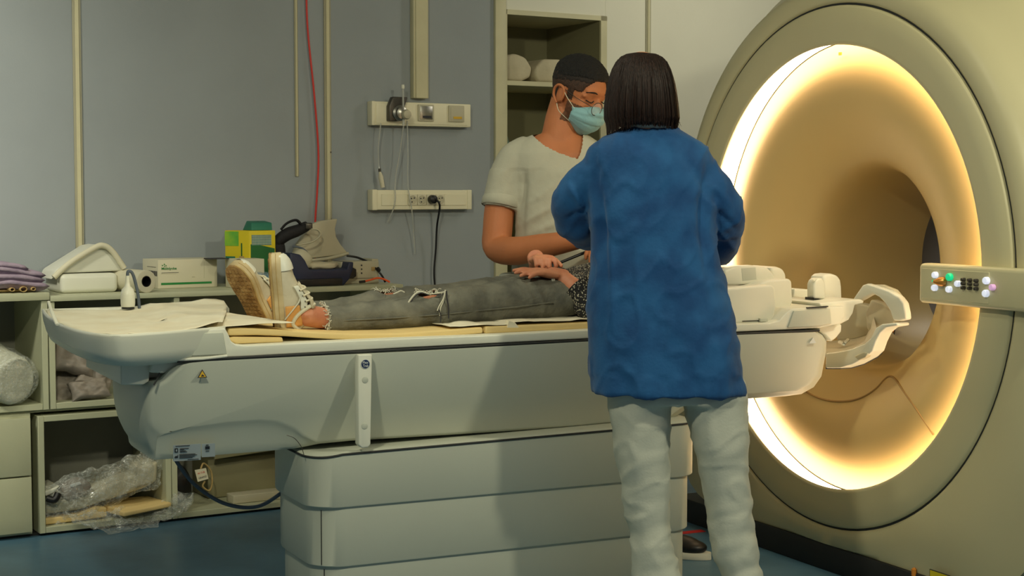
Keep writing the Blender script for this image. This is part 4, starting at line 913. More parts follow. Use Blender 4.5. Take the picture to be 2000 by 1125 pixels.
# head-end tray plate and curved nose
eprism([(1600, 592), (1640, 588), (1682, 585), (1688, 588), (1686, 593), (1670, 596), (1666, 612), (1658, 625), (1640, 634), (1612, 636), (1604, 600)], 3.96, 0.56, 'white', 'head_tray', tb, 0.004)
eprism([(1600, 636), (1645, 633), (1644, 648), (1634, 660), (1624, 668), (1612, 655), (1598, 646)], 3.955, 0.56, 'white', 'nose_block', tb, 0.006)

# ---- scanner-side table support (bridge) in front of the bore
br = thing('bore_bridge', 'white curved table support with arched handle in the bore mouth', 'table support', (3.2, 4.1, 0.7))
def xprism(pts, X, dx, m, name, par, bevel=0.004, seg=3):
    return obj(name, MB().prism([sx(x, y, X) for x, y in pts], (dx, 0, 0)), m, par, bevel=bevel, seg=seg, ang=50)
rim = [(1612, 719), (1640, 719), (1664, 712), (1690, 698), (1703, 686), (1709, 668), (1718, 650), (1730, 640), (1752, 636), (1750, 630), (1722, 633), (1710, 640), (1700, 660), (1688, 671), (1660, 682), (1636, 687), (1612, 690)]
xprism(rim, 3.10, 0.05, 'white', 'trough_rim', br, 0.006)
xprism([(1612, 721), (1640, 721), (1664, 714), (1690, 700), (1700, 690), (1690, 690), (1660, 704), (1636, 711), (1612, 711)], 3.12, 0.05, 'seam', 'rubber_lip', br, 0.002)
xprism([(1668, 696), (1686, 688), (1694, 690), (1690, 698), (1676, 704)], 3.095, 0.02, 'beige', 'latch', br, 0.003)
mb = MB(); a = [sx(x, y, 3.13) for x, y in ((1612, 690), (1636, 687), (1660, 682), (1688, 671), (1700, 660), (1712, 640))]
b_ = [sx(x, y, 3.30) for x, y in ((1612, 668), (1640, 664), (1668, 662), (1692, 655), (1700, 640), (1706, 615))]
mb.rings([a + [p + Vector((0, 0.0, -0.012)) for p in reversed(a)], b_ + [p + Vector((0, 0.0, -0.012)) for p in reversed(b_)]])
obj('trough_floor', mb, 'beige', br, ang=50)
xprism([(1640, 600), (1675, 592), (1700, 598), (1712, 612), (1706, 640), (1694, 656), (1668, 664), (1634, 666), (1632, 655)], 3.30, 0.04, 'beige', 'end_plate', br, 0.008)
xprism([(1700, 585), (1722, 592), (1740, 604), (1748, 625), (1742, 636), (1716, 636), (1704, 645), (1700, 655), (1692, 640), (1690, 610)], 3.27, 0.03, 'beige', 'side_plate', br, 0.006)
arch = [(1660, 592), (1672, 574), (1684, 557), (1692, 554), (1706, 558), (1735, 568), (1755, 580), (1764, 592), (1768, 612), (1769, 624), (1756, 627), (1744, 626), (1738, 608), (1728, 592), (1716, 580), (1704, 574), (1694, 578), (1684, 584), (1672, 590)]
xprism(arch, 3.17, 0.025, 'white', 'arched_handle', br, 0.006)
xprism([(1690, 556), (1720, 556), (1745, 566), (1756, 580), (1735, 570)], 3.19, 0.02, 'beige', 'handle_top', br, 0.004)
obj('tie', MB().tube([sx(1640, 668, 3.2), sx(1648, 672, 3.17), sx(1656, 664, 3.2)], 0.006, n=8), 'white', br)

# ---- head coil base at the head end
hc = thing('head_coil', 'white head coil base on the table at the woman’s right elbow', 'coil', (2.8, TC, 0.9))
hc['label'] = 'white head coil base on the table just right of the blue gown'
for Y0, dep in ((3.965, 0.07), (4.44, 0.07)):
    eprism([(1330, 634), (1330, 572), (1440, 562), (1508, 556), (1514, 562), (1516, 600), (1512, 628), (1500, 631)] if Y0 < 4 else [(1330, 600), (1330, 556), (1480, 548), (1500, 552), (1500, 606)], Y0, dep, 'white', 'side_wall', hc, 0.010)
obj('base_plate', MB().prism([sy(x, y, 3.97) for x, y in ((1340, 628), (1340, 600), (1500, 594), (1508, 625))], (0, 0.54, 0)), 'white', hc, bevel=0.008)
eprism([(1452, 566), (1500, 548), (1541, 544), (1547, 549), (1549, 590), (1540, 606), (1526, 616), (1500, 624), (1452, 624)], 4.02, 0.42, 'white', 'end_block', hc, 0.010)
obj('foot_clip', MB().prism(elev([(1485, 622), (1500, 622), (1500, 628), (1485, 629)], 3.955), (0, 0.02, 0)), 'plastic', hc, bevel=0.001)
obj('gap_line', MB().tube([sy(x, y, 3.964) for x, y in ((1450, 627.5), (1484, 626)) ], 0.0015, n=6), 'seam', hc)
hr = [(1415, 528), (1440, 519), (1470, 518), (1500, 523), (1512, 536), (1518, 552), (1415, 558)]
eprism(hr, 4.07, 0.035, 'white', 'coil_ring', hc, 0.007)
eprism(hr, 4.37, 0.035, 'white', 'coil_ring', hc, 0.007)
eprism([(1478, 528), (1500, 523), (1512, 536), (1518, 552), (1478, 556)], 4.10, 0.28, 'white', 'ring_bridge', hc, 0.006)
eprism([(1448, 524), (1476, 522), (1478, 546), (1450, 549)], 4.0695, 0.004, 'plastic', 'recess', hc, 0.001)
obj('end_knob', MB().prism(elev([(1505, 524), (1518, 521), (1530, 525), (1536, 536), (1537, 552), (1510, 552)], 4.13), (0, 0.14, 0)), 'white', hc, bevel=0.010, seg=4, ang=60)
obj('raised_step', MB().prism(elev([(1552, 564), (1590, 566), (1592, 586), (1556, 590), (1548, 590)], 4.18), (0, 0.30, 0)), 'white', hc, bevel=0.005)

t = thing('tray_post', 'small white post with hooked top and black foot on head tray', 'post', sy(1600, 588, 4.05))
P_ = sy(1601, 588, 4.05)
sc = 4.9 / F_PX
pb = obj('post_body', MB().prism([sy(x, y, 4.05) for x, y in ((1590, 584), (1590, 556), (1593, 548), (1599, 543), (1606, 543), (1611, 549), (1613, 560), (1613, 584))], (0, 0.04, 0)), 'white', t, bevel=0.007, seg=4, ang=60)
obj('post_hook', MB().tube([sy(1603, 546, 4.07), sy(1594, 545, 4.06), sy(1588, 549, 4.05)], [0.006, 0.005, 0.003], n=10), 'white', t)
obj('post_foot', MB().prism([sy(x, y, 4.045) for x, y in ((1589, 589), (1589, 581), (1593, 585), (1613, 585), (1613, 588.5))], (0, 0.045, 0)), 'black', t, bevel=0.001)
tag(eprism([(1607, 586), (1609, 552), (1606, 542), (1614, 536), (1625, 534.5), (1637, 538), (1643, 547), (1645, 560), (1646, 586)], 4.13, 0.07, 'white', 'tray_stop', None, 0.010, seg=4, ang=60), 'taller rounded white stop block behind the small hooked post', 'block')

# ---- mattress, folded end and paper sheet
def pad(top, botm, Y, dep, name, label, m='foam', b=0.008):
    return tag(obj(name, MB().prism(elev(top + botm[::-1], Y), (0, dep, 0)), m, bevel=b, seg=3, ang=50), label, 'mattress')
pad([(446, 641), (470, 640), (560, 645), (620, 649), (700, 652), (780, 651), (860, 645), (943, 639)], [(447, 656), (500, 655), (560, 657), (620, 661), (700, 665), (780, 665), (860, 659), (944, 651)], 3.965, 0.54, 'foam_mattress', 'long yellow foam mattress sagging under the legs', b=0.005)
pad([(948, 638), (1157, 629), (1340, 620)], [(948, 652), (1157, 643), (1340, 634)], 3.965, 0.54, 'foam_mattress', 'second yellow foam mattress under the hips', b=0.005)
pad([(447, 661), (456, 658), (552, 659)], [(450, 667), (462, 672), (554, 668.5)], 3.962, 0.54, 'foam_pad', 'short yellow foam pad tucked beneath the long mattress end', b=0.004)
def shz(x, y): return .9065 + 0.004 * nz(Vector((x, y, 0)), 11) + 0.004 * nz(Vector((x * 2.2, y, 1)), 16) + .010 * max(0, (y - 4.3)) / .25 + .012 * max(0, min(1, (x - .98) / .08))
mb = MB(); R_ = [0.02 + .94 * k / 16 for k in range(17)]
mb.rings([[Vector((cf.x + (p.x - cf.x) * k, cf.y + (p.y - cf.y) * k, 0)) for p in fo] for k in R_], cap=False)
mb.v = [Vector((p.x, p.y, shz(p.x, p.y))) for p in mb.v]
ps = obj('paper_sheet', mb, 'sheet', ang=80, solid=0.0012)
def fl(a, b):
    x = 1.05 + .225 * a; y = 3.958 + .56 * b; x -= .10 * b * a
    return Vector((x, y, .9125 + .003 * nz(Vector((x, y, 5)), 12) - .004 * (1 - a) + .006 * (b > .5) * (b - .5)))
tag(obj('paper_sheet', MB().quadgrid(fl, 30, 30), 'sheet', ang=80, solid=0.0012), 'flat paper strip lying under the heels at the mattress end', 'paper sheet')
tag(ps, 'crumpled cream paper sheet covering the foot end of the table', 'paper sheet')
def sh2(a, b):
    x = 1.72 + 0.62 * a; y = 3.968 + 0.53 * b
    z = 0.8835 + 0.006 * abs(nz(Vector((x, y, 0)), 13)) + 0.010 * max(0, nz(Vector((x * 1.5, y, 3)), 9)) - 0.012 * (1 - a) * 0
    z = z + (0.004 if a > .3 else 0.0)
    return Vector((x, y, z))
tag(obj('paper_sheet', MB().quadgrid(sh2, 60, 30), 'sheet', ang=80, solid=0.0012), 'rumpled paper sheet edge showing beneath the hips', 'paper sheet')
mb = MB().prism([sy(x, y, 3.965) for x, y in ((990, 640), (994, 627), (1006, 630), (1014, 640))], (0, 0.02, 0)); tag(obj('paper_corner', mb, 'sheet'), 'upturned corner of paper beside the mattress joint', 'paper')

t = thing('squeeze_bulb', 'white squeeze bulb on a thin hose at the far tray rim', 'squeeze bulb', sy(250, 603, 4.53))
bc = sy(250, 603, 4.53)
obj('bulb', MB().lathe([(0.012, 0.003), (0.019, 0.006), (0.0205, 0.015), (0.0205, 0.040), (0.017, 0.055), (0.008, 0.064), (0.006, 0.075), (0.005, 0.094)], bc, n=28), 'white', t)
obj('bulb_foot', MB().lathe([(0.018, 0), (0.018, 0.004)], bc, n=24), 'black', t)
obj('hose', MB().tube(smooth_path([bc + Vector((0, 0, 0.088)), bc + Vector((0.002, 0, 0.106)), bc + Vector((0.014, 0, 0.100)), bc + Vector((0.024, 0, 0.065)), bc + Vector((0.030, 0, 0.03)), bc + Vector((0.032, 0.0, 0.0))], 6), 0.0045, n=10), 'greycable', t)
tag(obj('tray_peg', MB().tube(smooth_path([sy(95, 589, 4.30), sy(99, 602, 4.25), sy(104, 616, 4.2), sy(112, 634, 4.15)], 5), [0.004] * 8 + [0.005] * 8, n=8, flat=0.6), 'white'), 'thin white strip sticking up at the tray’s left end', 'strip')
bpy.data.objects['tray_peg']['label'] = 'thin white strip sticking up at the left end of the tray'
# ================================================================== PEOPLE
ZU = Vector((0, 0, 1))
def proj(p):
    v = Vector(p) - CAM; z = v.dot(FW); return 1000 + F_PX * v.dot(RT) / z, 562.5 - F_PX * v.dot(UP) / z, v.dot(FH)
def pring(l, r, py, D, hd, e=2.3, n=40, tilt=0.0):
    c = sd((l + r) / 2, py, D); hw = (r - l) / 2 * D / F_PX; out = []
    for i in range(n):
        t = 2 * PI * i / n; a, b = math.cos(t), math.sin(t)
        out.append(c + RT * hw * math.copysign(abs(a) ** (2 / e), a) + FH * hd * math.copysign(abs(b) ** (2 / e), b) + ZU * tilt * a)
    return out
def ploft(mb, rows, D, e=2.3):      # rows: (py, left px, right px, half depth[, depth offset])
    mb.rings([pring(q[1], q[2], q[0], D + (q[4] if len(q) > 4 else 0), q[3], e) for q in rows]); return mb
def ptube(mb, pts, n=20, k=5, flat=1.0):   # pts: (px, py, D, radius m)
    P = smooth_path([sd(a, b, c) for a, b, c, r in pts], k)
    R = []
    for i in range(len(pts) - 1): R += [pts[i][3] + (pts[i + 1][3] - pts[i][3]) * j / k for j in range(k)]
    R.append(pts[-1][3]); mb.tube(P, R, n=n, flat=flat); return mb
def frame(d, nn):
    d = Vector(d).normalized(); nn = Vector(nn); nn = (nn - d * nn.dot(d)).normalized(); s = d.cross(nn)
    return d, s, nn
def hand(mb, O, d, nn, thumb=1, curl=(0.35, 0.4, 0.3), size=1.0, curls=None, spread=0.05, thumb_curl=0.3):
    O = Vector(O); d, s, nn = frame(d, nn); rot = Matrix((d, s, nn)).transposed(); k = size
    mb.ell(O + d * .048 * k, (.055 * k, .039 * k, .015 * k), 20, 12, rot=rot, e=0.85)
    mb.tube([O - d * .03 * k, O + d * .03 * k], [.024 * k, .024 * k], n=14, flat=1.0)
    for i, (off, L) in enumerate(((.030, .070), (.010, .079), (-.010, .073), (-.029, .057))):
        base = O + d * .082 * k + s * off * thumb * k; cv = curls[i] if curls else curl
        ang = 0.0; p = base; pts = [O + d * .055 * k + s * off * .9 * thumb * k, base]; rr = [.009 * k, .0092 * k]
        fd = (d + s * thumb * off / .03 * spread).normalized()
        for j, fr in enumerate((.44, .31, .25)):
            ang += cv[j]; dd = fd * math.cos(ang) + nn * math.sin(ang)
            p = p + dd * L * fr * k; pts.append(p); rr.append((.0085, .0078, .0062)[j] * k)
        mb.tube(pts, rr, n=10)
        for q, r in zip(pts[1:], rr[1:]): mb.ell(q, (r * 1.03,) * 3, 10, 8)
    b = O + d * .018 * k + s * .026 * thumb * k; t1 = (d * .75 + s * thumb * .62 + nn * .15).normalized()
    t2 = (d * .95 + s * thumb * .15 + nn * thumb_curl).normalized()
    pts = [b, b + t1 * .038 * k, b + t1 * .038 * k + t2 * .030 * k, b + t1 * .038 * k + t2 * .053 * k]; rr = [.014 * k, .011 * k, .0098 * k, .0075 * k]
    mb.tube(pts, rr, n=10)
    for q, r in zip(pts, rr): mb.ell(q, (r,) * 3, 10, 8)
    return mb
def shell_from(o, cond, off, m, name, parent, label=None, smooth_n=2):
    base = root_loc(o); bm = bmesh.new(); bm.from_mesh(o.data)
    bmesh.ops.delete(bm, geom=[f for f in bm.faces if not cond(f.calc_center_median() + base)], context='FACES')
    for _ in range(smooth_n): bmesh.ops.smooth_vert(bm, verts=[v for v in bm.verts if v.is_boundary], factor=0.5, use_axis_x=True, use_axis_y=True, use_axis_z=True)
    bm.normal_update()
    mv = [(v, v.normal * (off(v.co + base) if not v.is_boundary else 0.0008)) for v in bm.verts]
    for v, d in mv: v.co += d
    bmesh.ops.translate(bm, verts=bm.verts, vec=base - root_loc(parent))
    me = bpy.data.meshes.new(name); bm.to_mesh(me); bm.free(); me.materials.append(M[m])
    q = bpy.data.objects.new(name, me); COL.objects.link(q); q.parent = parent
    if label: q['label'] = label
    return q

# ------------------------------------------------------------------ WOMAN in the blue gown, seen from behind
DW = 4.22
wm = thing('person', 'person in blue gown and white trousers standing with back turned', 'person', sz(1300, 1285, 0.0))
gm = MB()
ploft(gm, [(247, 1228, 1312, .055, .01), (254, 1210, 1328, .066, .01), (264, 1186, 1348, .078), (276, 1162, 1370, .088), (290, 1146, 1386, .096), (310, 1142, 1392, .104), (350, 1144, 1394, .112),
           (400, 1150, 1396, .120), (450, 1155, 1396, .124), (500, 1155, 1400, .128), (560, 1152, 1416, .134), (620, 1152, 1432, .140), (680, 1154, 1443, .146), (740, 1155, 1450, .15), (766, 1155, 1454, .152)], DW, 2.5)
ptube(gm, [(1200, 322, 4.22, .036), (1176, 330, 4.22, .044), (1146, 352, 4.23, .048), (1119, 388, 4.26, .053), (1122, 425, 4.32, .062), (1146, 446, 4.42, .060), (1172, 455, 4.52, .050)])
ptube(gm, [(1330, 322, 4.22, .038), (1358, 330, 4.22, .046), (1384, 356, 4.22, .050), (1406, 398, 4.24, .057), (1413, 432, 4.28, .060), (1409, 470, 4.34, .054), (1402, 498, 4.42, .042)])
def gdisp(p, n):
    x, y, D = proj(p); u = (x - 1300) / 737.0; v = (y - 500) / 737.0
    f = 0.0
    f += 0.0075 * noise.noise(Vector((u * 10, D * 8, v * 2.2))) * min(1, max(0.25, (y - 330) / 250))
    f += 0.006 * noise.noise(Vector((u * 7 + v * 6, D * 6, v * 7 - u * 5)))
    f += 0.0022 * noise.noise(Vector((u * 20 + v * 8, D * 16, v * 14 - u * 6)))
    r_ = noise.noise(Vector((u * 13 + 5, D * 10, v * 9 + u * 4))); f += 0.0035 * (1 - min(1, abs(r_) * 7))
    if x > 1385 or x < 1150:      # sleeves: stronger diagonal folds
        f += 0.007 * noise.noise(Vector((u * 12 + v * 16, D * 10, v * 14 - u * 9)))
    # armhole folds
    for sx0, sg in ((1168, -1), (1378, 1)):
        w_ = math.exp(-((x - sx0 - sg * 6 * math.sin(y / 40)) / 9.0) ** 2) * max(0, min(1, (y - 290) / 60)) * max(0, min(1, (560 - y) / 120))
        f -= 0.012 * w_
    for x0, y0, x1, y1, am, wd in ((1172, 400, 1186, 560, -.007, 7), (1190, 470, 1196, 640, .005, 8), (1370, 380, 1384, 560, -.006, 7), (1105, 430, 1150, 400, -.006, 6), (1112, 360, 1150, 420, .005, 7), (1400, 410, 1440, 450, -.006, 6), (1395, 440, 1436, 490, .006, 6), (1388, 360, 1428, 400, .005, 7), (1330, 300, 1372, 360, -.004, 7), (1165, 320, 1190, 380, -.004, 7)):
        dx, dy = x1 - x0, y1 - y0; L2 = dx * dx + dy * dy; tt = ((x - x0) * dx + (y - y0) * dy) / L2
        if -.15 < tt < 1.15:
            dd = abs((x - x0) * dy - (y - y0) * dx) / math.sqrt(L2); f += am * math.exp(-(dd / wd) ** 2) * max(0, min(1, (tt + .15) / .3, (1.15 - tt) / .3))
    if y > 735: f += 0.003 * math.sin(x / 11.0)
    return p + n * f
remesh('gown', gm, 'gown', wm, voxel=0.008, smooth_it=5, disp=gdisp, label='blue non-woven gown')
# hem and neck trims
obj('gown_neckband', MB().tube([q + ZU * 0.0 for q in pring(1226, 1314, 247, DW + .01, .057, 2.3)], 0.006, n=8, closed=True, cap=False), 'gown', wm)
# collar of the top worn beneath
obj('undershirt_collar', MB().tube([q for q in pring(1224, 1316, 246, DW + .008, .062, 2.2)], 0.009, n=8, closed=True, cap=False), 'trouser', wm, label='cream collar above the gown')
# body (skin): head, neck, torso, arms, hands, legs as one figure
bmn = MB()
hcW = sd(1252, 172, DW + 0.01)
bmn.ell(hcW, (.074, .088, .096), 28, 18); bmn.ell(hcW + FH * .035 - ZU * .07, (.055, .055, .065), 24, 16)
bmn.ell(hcW + FH * .095 - ZU * .045, (.013, .016, .022), 12, 8)
ptube(bmn, [(1258, 195, DW + .01, .052), (1262, 250, DW, .054), (1268, 290, DW, .08)])
ploft(bmn, [(258, 1225, 1315, .05), (290, 1180, 1350, .065), (335, 1170, 1366, .08), (450, 1178, 1372, .09), (560, 1178, 1385, .09), (680, 1180, 1410, .09), (735, 1200, 1425, .08)], DW)
ptube(bmn, [(1188, 330, 4.22, .040), (1136, 372, 4.24, .040), (1118, 400, 4.28, .040), (1150, 448, 4.45, .034), (1180, 462, 4.56, .028)])
ptube(bmn, [(1350, 330, 4.22, .040), (1396, 372, 4.22, .040), (1412, 420, 4.26, .040), (1404, 470, 4.42, .034), (1392, 500, 4.54, .028)])
hand(bmn, sd(1186, 463, 4.58), FH * .9 + RT * .3, -ZU + RT * .2, 1, curl=(.5, .6, .4), size=.92)
hand(bmn, sd(1386, 503, 4.58), FH * .9 - RT * .5, -ZU, -1, curl=(.5, .6, .4), size=.92)
for xs in ((1252, 1256, 1262, 1272, 1285), (1392, 1400, 1416, 1432, 1458)):
    ptube(bmn, [(xs[0], 750, DW, .060), (xs[1], 880, DW, .050), (xs[2], 990, DW, .040), (xs[3], 1100, DW, .038), (xs[4], 1230, DW, .030), (xs[4], 1262, DW, .030)])
remesh('body', bmn, 'skin_w', wm, voxel=0.006, smooth_it=3)
# trousers
tm = MB()
ploft(tm, [(640, 1175, 1425, .10), (720, 1178, 1448, .115), (765, 1186, 1458, .12), (785, 1190, 1459, .118)], DW)
ploft(tm, [(745, 1189, 1312, .10), (800, 1191, 1311, .098), (850, 1196, 1309, .092), (900, 1205, 1308, .086), (950, 1214, 1308, .080), (1000, 1221, 1308, .076), (1050, 1230, 1311, .076), (1085, 1233, 1318, .080), (1125, 1236, 1334, .086), (1190, 1240, 1345, .094), (1262, 1238, 1356, .10), (1285, 1236, 1358, .10)], DW)
ploft(tm, [(745, 1322, 1457, .10), (800, 1336, 1459, .098), (850, 1349, 1460, .092), (900, 1362, 1461, .086), (950, 1370, 1465, .080), (1000, 1378, 1472, .076), (1050, 1386, 1478, .076), (1085, 1394, 1482, .080), (1125, 1411, 1489, .086), (1190, 1418, 1506, .094), (1262, 1422, 1520, .10), (1285, 1422, 1522, .10)], DW)
def tdisp(p, n):
    x, y, D = proj(p); u = (x - 1300) / 737.0; v = (y - 900) / 737.0
    f = 0.0055 * noise.noise(Vector((u * 9 - v * 7, D * 8, v * 8 + u * 5))) + 0.004 * noise.noise(Vector((u * 18 + v * 12, D * 14, v * 20))) + 0.003 * (1 - min(1, abs(noise.noise(Vector((u * 9 + v * 9, D * 8, v * 12 - u * 4)))) * 6))
    k = max(0, min(1, (y - 930) / 60)) ; f += 0.0045 * k * noise.noise(Vector((u * 8, D * 8, v * 34 + u * 8)))
    return p + n * f
remesh('trousers', tm, 'trouser', wm, voxel=0.008, smooth_it=4, disp=tdisp, label='loose white trousers')
for px_ in (1296, 1468):
    c = sz(px_, 1292, 0.0); mb = MB()
    mb.ell(c + FH * .04 + ZU * .032, (.045, .045, .032), 20, 12, e=.9); mb.ell(c + FH * .15 + ZU * .026, (.046, .075, .026), 20, 12, e=.9); mb.ell(c + FH * .09 + ZU * .03, (.042, .08, .030), 20, 12)
    s_ = remesh('shoe', mb, 'white', wm, voxel=0.006, smooth_it=3, label='white clog')
# hair: bob made of a shaped mass and many locks
rowsH = [(103.5, 1236, 1262, .022, -.0), (106, 1222, 1282, .040), (112, 1211, 1294, .055), (122, 1203, 1302, .070), (138, 1196, 1308, .084), (158, 1190, 1314, .094), (180, 1186, 1318, .098), (205, 1183, 1321, .098), (228, 1183, 1323, .094), (238, 1184, 1323, .090), (245, 1188, 1320, .080)]
hm = MB(); rs = []
for q in rowsH:
    D_ = DW + 0.0
    r = pring(q[1], q[2], q[0], D_, q[3], 2.15, n=120)
    c = sum(r, Vector()) / len(r)
    k = min(1, (q[0] - 103) / 60)
    rs.append([c + (p - c) * (1 + 0.018 * k * noise.noise(Vector((i * 0.45, q[0] * 0.004, 3)))) for i, p in enumerate(r)])
hm.rings(rs)
hair = obj('hair', hm, 'hair_w', wm, ang=80, label='straight dark brown bob')
lk = MB(); rnd = random.Random(4)
def hairpt(t, py, out=0.0):
    row = interp([(q[0], q[1], q[2], q[3]) for q in rowsH], py); l, r, hd = row
    c = sd((l + r) / 2, py, DW); hw = (r - l) / 2 * DW / F_PX; a, b = math.cos(t), math.sin(t); e = 2.15
    return c + RT * (hw + out) * math.copysign(abs(a) ** (2 / e), a) + FH * (hd + out) * math.copysign(abs(b) ** (2 / e), b)
for i in range(420):
    t = rnd.uniform(-PI, 0.0) if i < 330 else rnd.uniform(0, PI)
    if i >= 330 and 0.9 < t < 2.2: continue
    y0 = rnd.uniform(108, 150); side = abs(math.cos(t))
    y1 = 244 + rnd.uniform(-5, 4) + (19 * side ** 2 if math.cos(t) < 0 else 8 * side ** 2)
    pts = []; dt = rnd.uniform(-.06, .06); o = rnd.uniform(0.0, 0.0028)
    for j in range(9):
        f = j / 8; py = y0 + (min(y1, 245) - y0) * f; pts.append(hairpt(t + dt * f, py, o * (0.5 + f)))
    pts.append(pts[-1] + ZU * -((max(0, y1 - 245) + 3) * DW / F_PX) + (pts[-1] - pts[-2]).cross(ZU) * rnd.uniform(-.2, .2))
    r0 = rnd.uniform(.0016, .0032)
    lk.tube(pts, [r0 * .5] + [r0] * 7 + [r0 * .8, .0003], n=5, flat=0.6)
for (a0, x1, y1) in ((0.05, 1331, 247), (0.0, 1329, 240), (-0.1, 1327, 252), (PI - 0.05, 1186, 262), (PI + .1, 1190, 261), (PI, 1183, 252)):
    p0 = hairpt(-abs(a0) if a0 < 1 else -a0, 200); p1 = hairpt(-abs(a0) if a0 < 1 else -a0, 235); lk.tube([p0, p1, sd(x1, y1, DW)], [.0012, .0012, .0002], n=5)
obj('hair_locks', lk, 'hair_w', hair, ang=80, kind='stuff')

# ------------------------------------------------------------------ MAN in pale scrubs behind the table
DM = 5.32
mn = thing('person', 'person in pale scrubs, surgical mask and glasses looking down', 'person', sz(1150, 1108, 0.0) * 1.0)
mn.location = Vector((2.55, 4.80, 0.0))
th, pt = math.radians(42), math.radians(24)
C0 = sd(1134, 168, DM - 0.02)
f0 = RT * math.cos(th) - FH * math.sin(th); hf = f0 * math.cos(pt) - ZU * math.sin(pt); hu = ZU * math.cos(pt) + f0 * math.sin(pt); hl = hu.cross(hf)
def H(x, y, z): return C0 + hf * x + hl * y + hu * z
hrot = Matrix((hf, hl, hu)).transposed()
def hloc(p): v = p - C0; return v.dot(hf), v.dot(hl), v.dot(hu)
b = MB()
b.ell(H(-.006, 0, 0), (.097, .077, .090), 30, 20, rot=hrot); b.ell(H(.028, 0, -.050), (.066, .066, .075), 28, 18, rot=hrot)
b.ell(H(.058, 0, -.108), (.034, .042, .028), 20, 12, rot=hrot); b.ell(H(.075, 0, .008), (.020, .055, .018), 16, 10, rot=hrot)
b.tube([H(.086, 0, -.018), H(.100, 0, -.040), H(.112, 0, -.060)], [.010, .013, .016], n=12); b.ell(H(.106, 0, -.062), (.013, .018, .011), 12, 8, rot=hrot)
for s in (-1, 1):
    b.ell(H(-.010, s * .077, -.036), (.020, .008, .031), 16, 12, rot=hrot @ Matrix.Rotation(s * .35, 3, 'Z'))
    b.ell(H(.060, s * .040, -.045), (.022, .022, .018), 14, 10, rot=hrot)
    b.tube([H(.074, s * .016, -.006), H(.080, s * .036, -.004), H(.066, s * .058, -.010)], .0065, n=8)
    b.ell(H(.070, s * .034, -.020), (.013, .014, .009), 12, 8, rot=hrot)
b.tube([H(-.030, 0, -.045), sd(1098, 232, DM), sd(1092, 285, DM)], [.058, .056, .066], n=24)
ploft(b, [(262, 1052, 1135, .052), (280, 1020, 1165, .066), (300, 1008, 1190, .085), (340, 1005, 1198, .10), (420, 1018, 1196, .10), (500, 1015, 1196, .10), (600, 1010, 1200, .10), (660, 1005, 1205, .10)], DM)
ptube(b, [(1020, 305, DM, .058), (994, 345, DM, .054), (978, 400, DM - .01, .052), (972, 450, DM - .03, .050), (972, 484, DM - .05, .047), (1010, 490, DM - .14, .047), (1060, 481, DM - .22, .041), (1110, 472, DM - .28, .033), (1142, 467, DM - .31, .025)])
ptube(b, [(1190, 305, DM, .058), (1220, 360, DM, .052), (1232, 430, DM, .050), (1232, 478, DM - .02, .045), (1215, 488, DM - .12, .040), (1195, 478, DM - .26, .028)])
hand(b, sd(1142, 467, DM - .31), RT * .95 - FH * .25 - ZU * .1, -ZU * .6 - FH * .3, -1, curl=(.5, .6, .4))
hand(b, sd(1195, 478, DM - .26), -FH * .8 - RT * .5, -ZU, 1, curl=(.5, .6, .4))
for q in ((1120, 4.95), (0, 0)): pass
_ = 0; hipL, hipR = Vector((2.36, 4.78, .90)), Vector((2.56, 4.70, .90)); ftL, ftR = Vector((2.20, 4.86, .07)), Vector((2.66, 4.66, .07))
for h_, f_ in ((hipL, ftL), (hipR, ftR)):
    kn = h_.lerp(f_, .48) + Vector((0, -.03, 0)); b.tube([h_ + ZU * .08, h_, h_.lerp(kn, .5), kn, kn.lerp(f_, .4), f_], [.08, .085, .07, .055, .05, .038], n=18)
def fine(p, n): return p
mbody = remesh('body', b, 'skin_m', mn, voxel=0.0045, smooth_it=3)
# ears get a folded rim
for s in (-1, 1):
    e = MB().tube(smooth_path([H(.004, s * .080, -.052), H(.010, s * .083, -.030), H(.002, s * .086, -.010), H(-.016, s * .089, -.006), H(-.030, s * .088, -.022), H(-.028, s * .085, -.046), H(-.010, s * .080, -.066)], 5), .0045, n=8)
    obj('ear_rim', e, 'skin_m', mbody)
# hair and stubble as shells lifted off the scalp
def is_hair(p):
    x, y, z = hloc(p)
    if z > .042 + .10 * max(0, x - .085): return True
    if x > .060 + .35 * z: return False
    if x > .036: return z > -.004
    if x > .012: return z > -.040
    if x > -.026: return z > -.006
    return z > -.064
def hair_off(p):
    x, y, z = hloc(p); k = max(0.0, min(1.0, (z + .02) / .05)); return .0012 + .0075 * k + .0015 * nz(p, 120)
mh = shell_from(mbody, is_hair, hair_off, 'fade', 'hair', mn, 'dark hair cut short and faded at the sides')
def is_top(p):
    x, y, z = hloc(p); return is_hair(p) and z > min(.040, .026 + .30 * x)
shell_from(mbody, lambda p: is_hair(p) and hloc(p)[2] > min(.040, .026 + .30 * hloc(p)[0]) - .014, lambda p: .0035 + .0065 * max(0.0, min(1.0, (hloc(p)[2] + .01) / .045)) + .0015 * nz(p, 150), 'fade2', 'hair_middle', mh, 'dark cropped hair between fade and top')
shell_from(mbody, is_top, lambda p: .0050 + .0095 * max(0.0, min(1.0, (hloc(p)[2] - .010) / .035)) + .0022 * nz(p, 150) + .0012 * nz(p, 320), 'hair_m', 'hair_top', mh, 'black cropped top hair')
def is_beard(p):
    x, y, z = hloc(p); return .016 < x < .095 and -.114 < z < -.044 and abs(y) > .042
for sg in (-1, 1): shell_from(mbody, lambda p: is_beard(p) and hloc(p)[1] * sg > 0, lambda p: .0018 + .0008 * nz(p, 300), 'stubble', 'beard', mn, 'short trimmed beard')
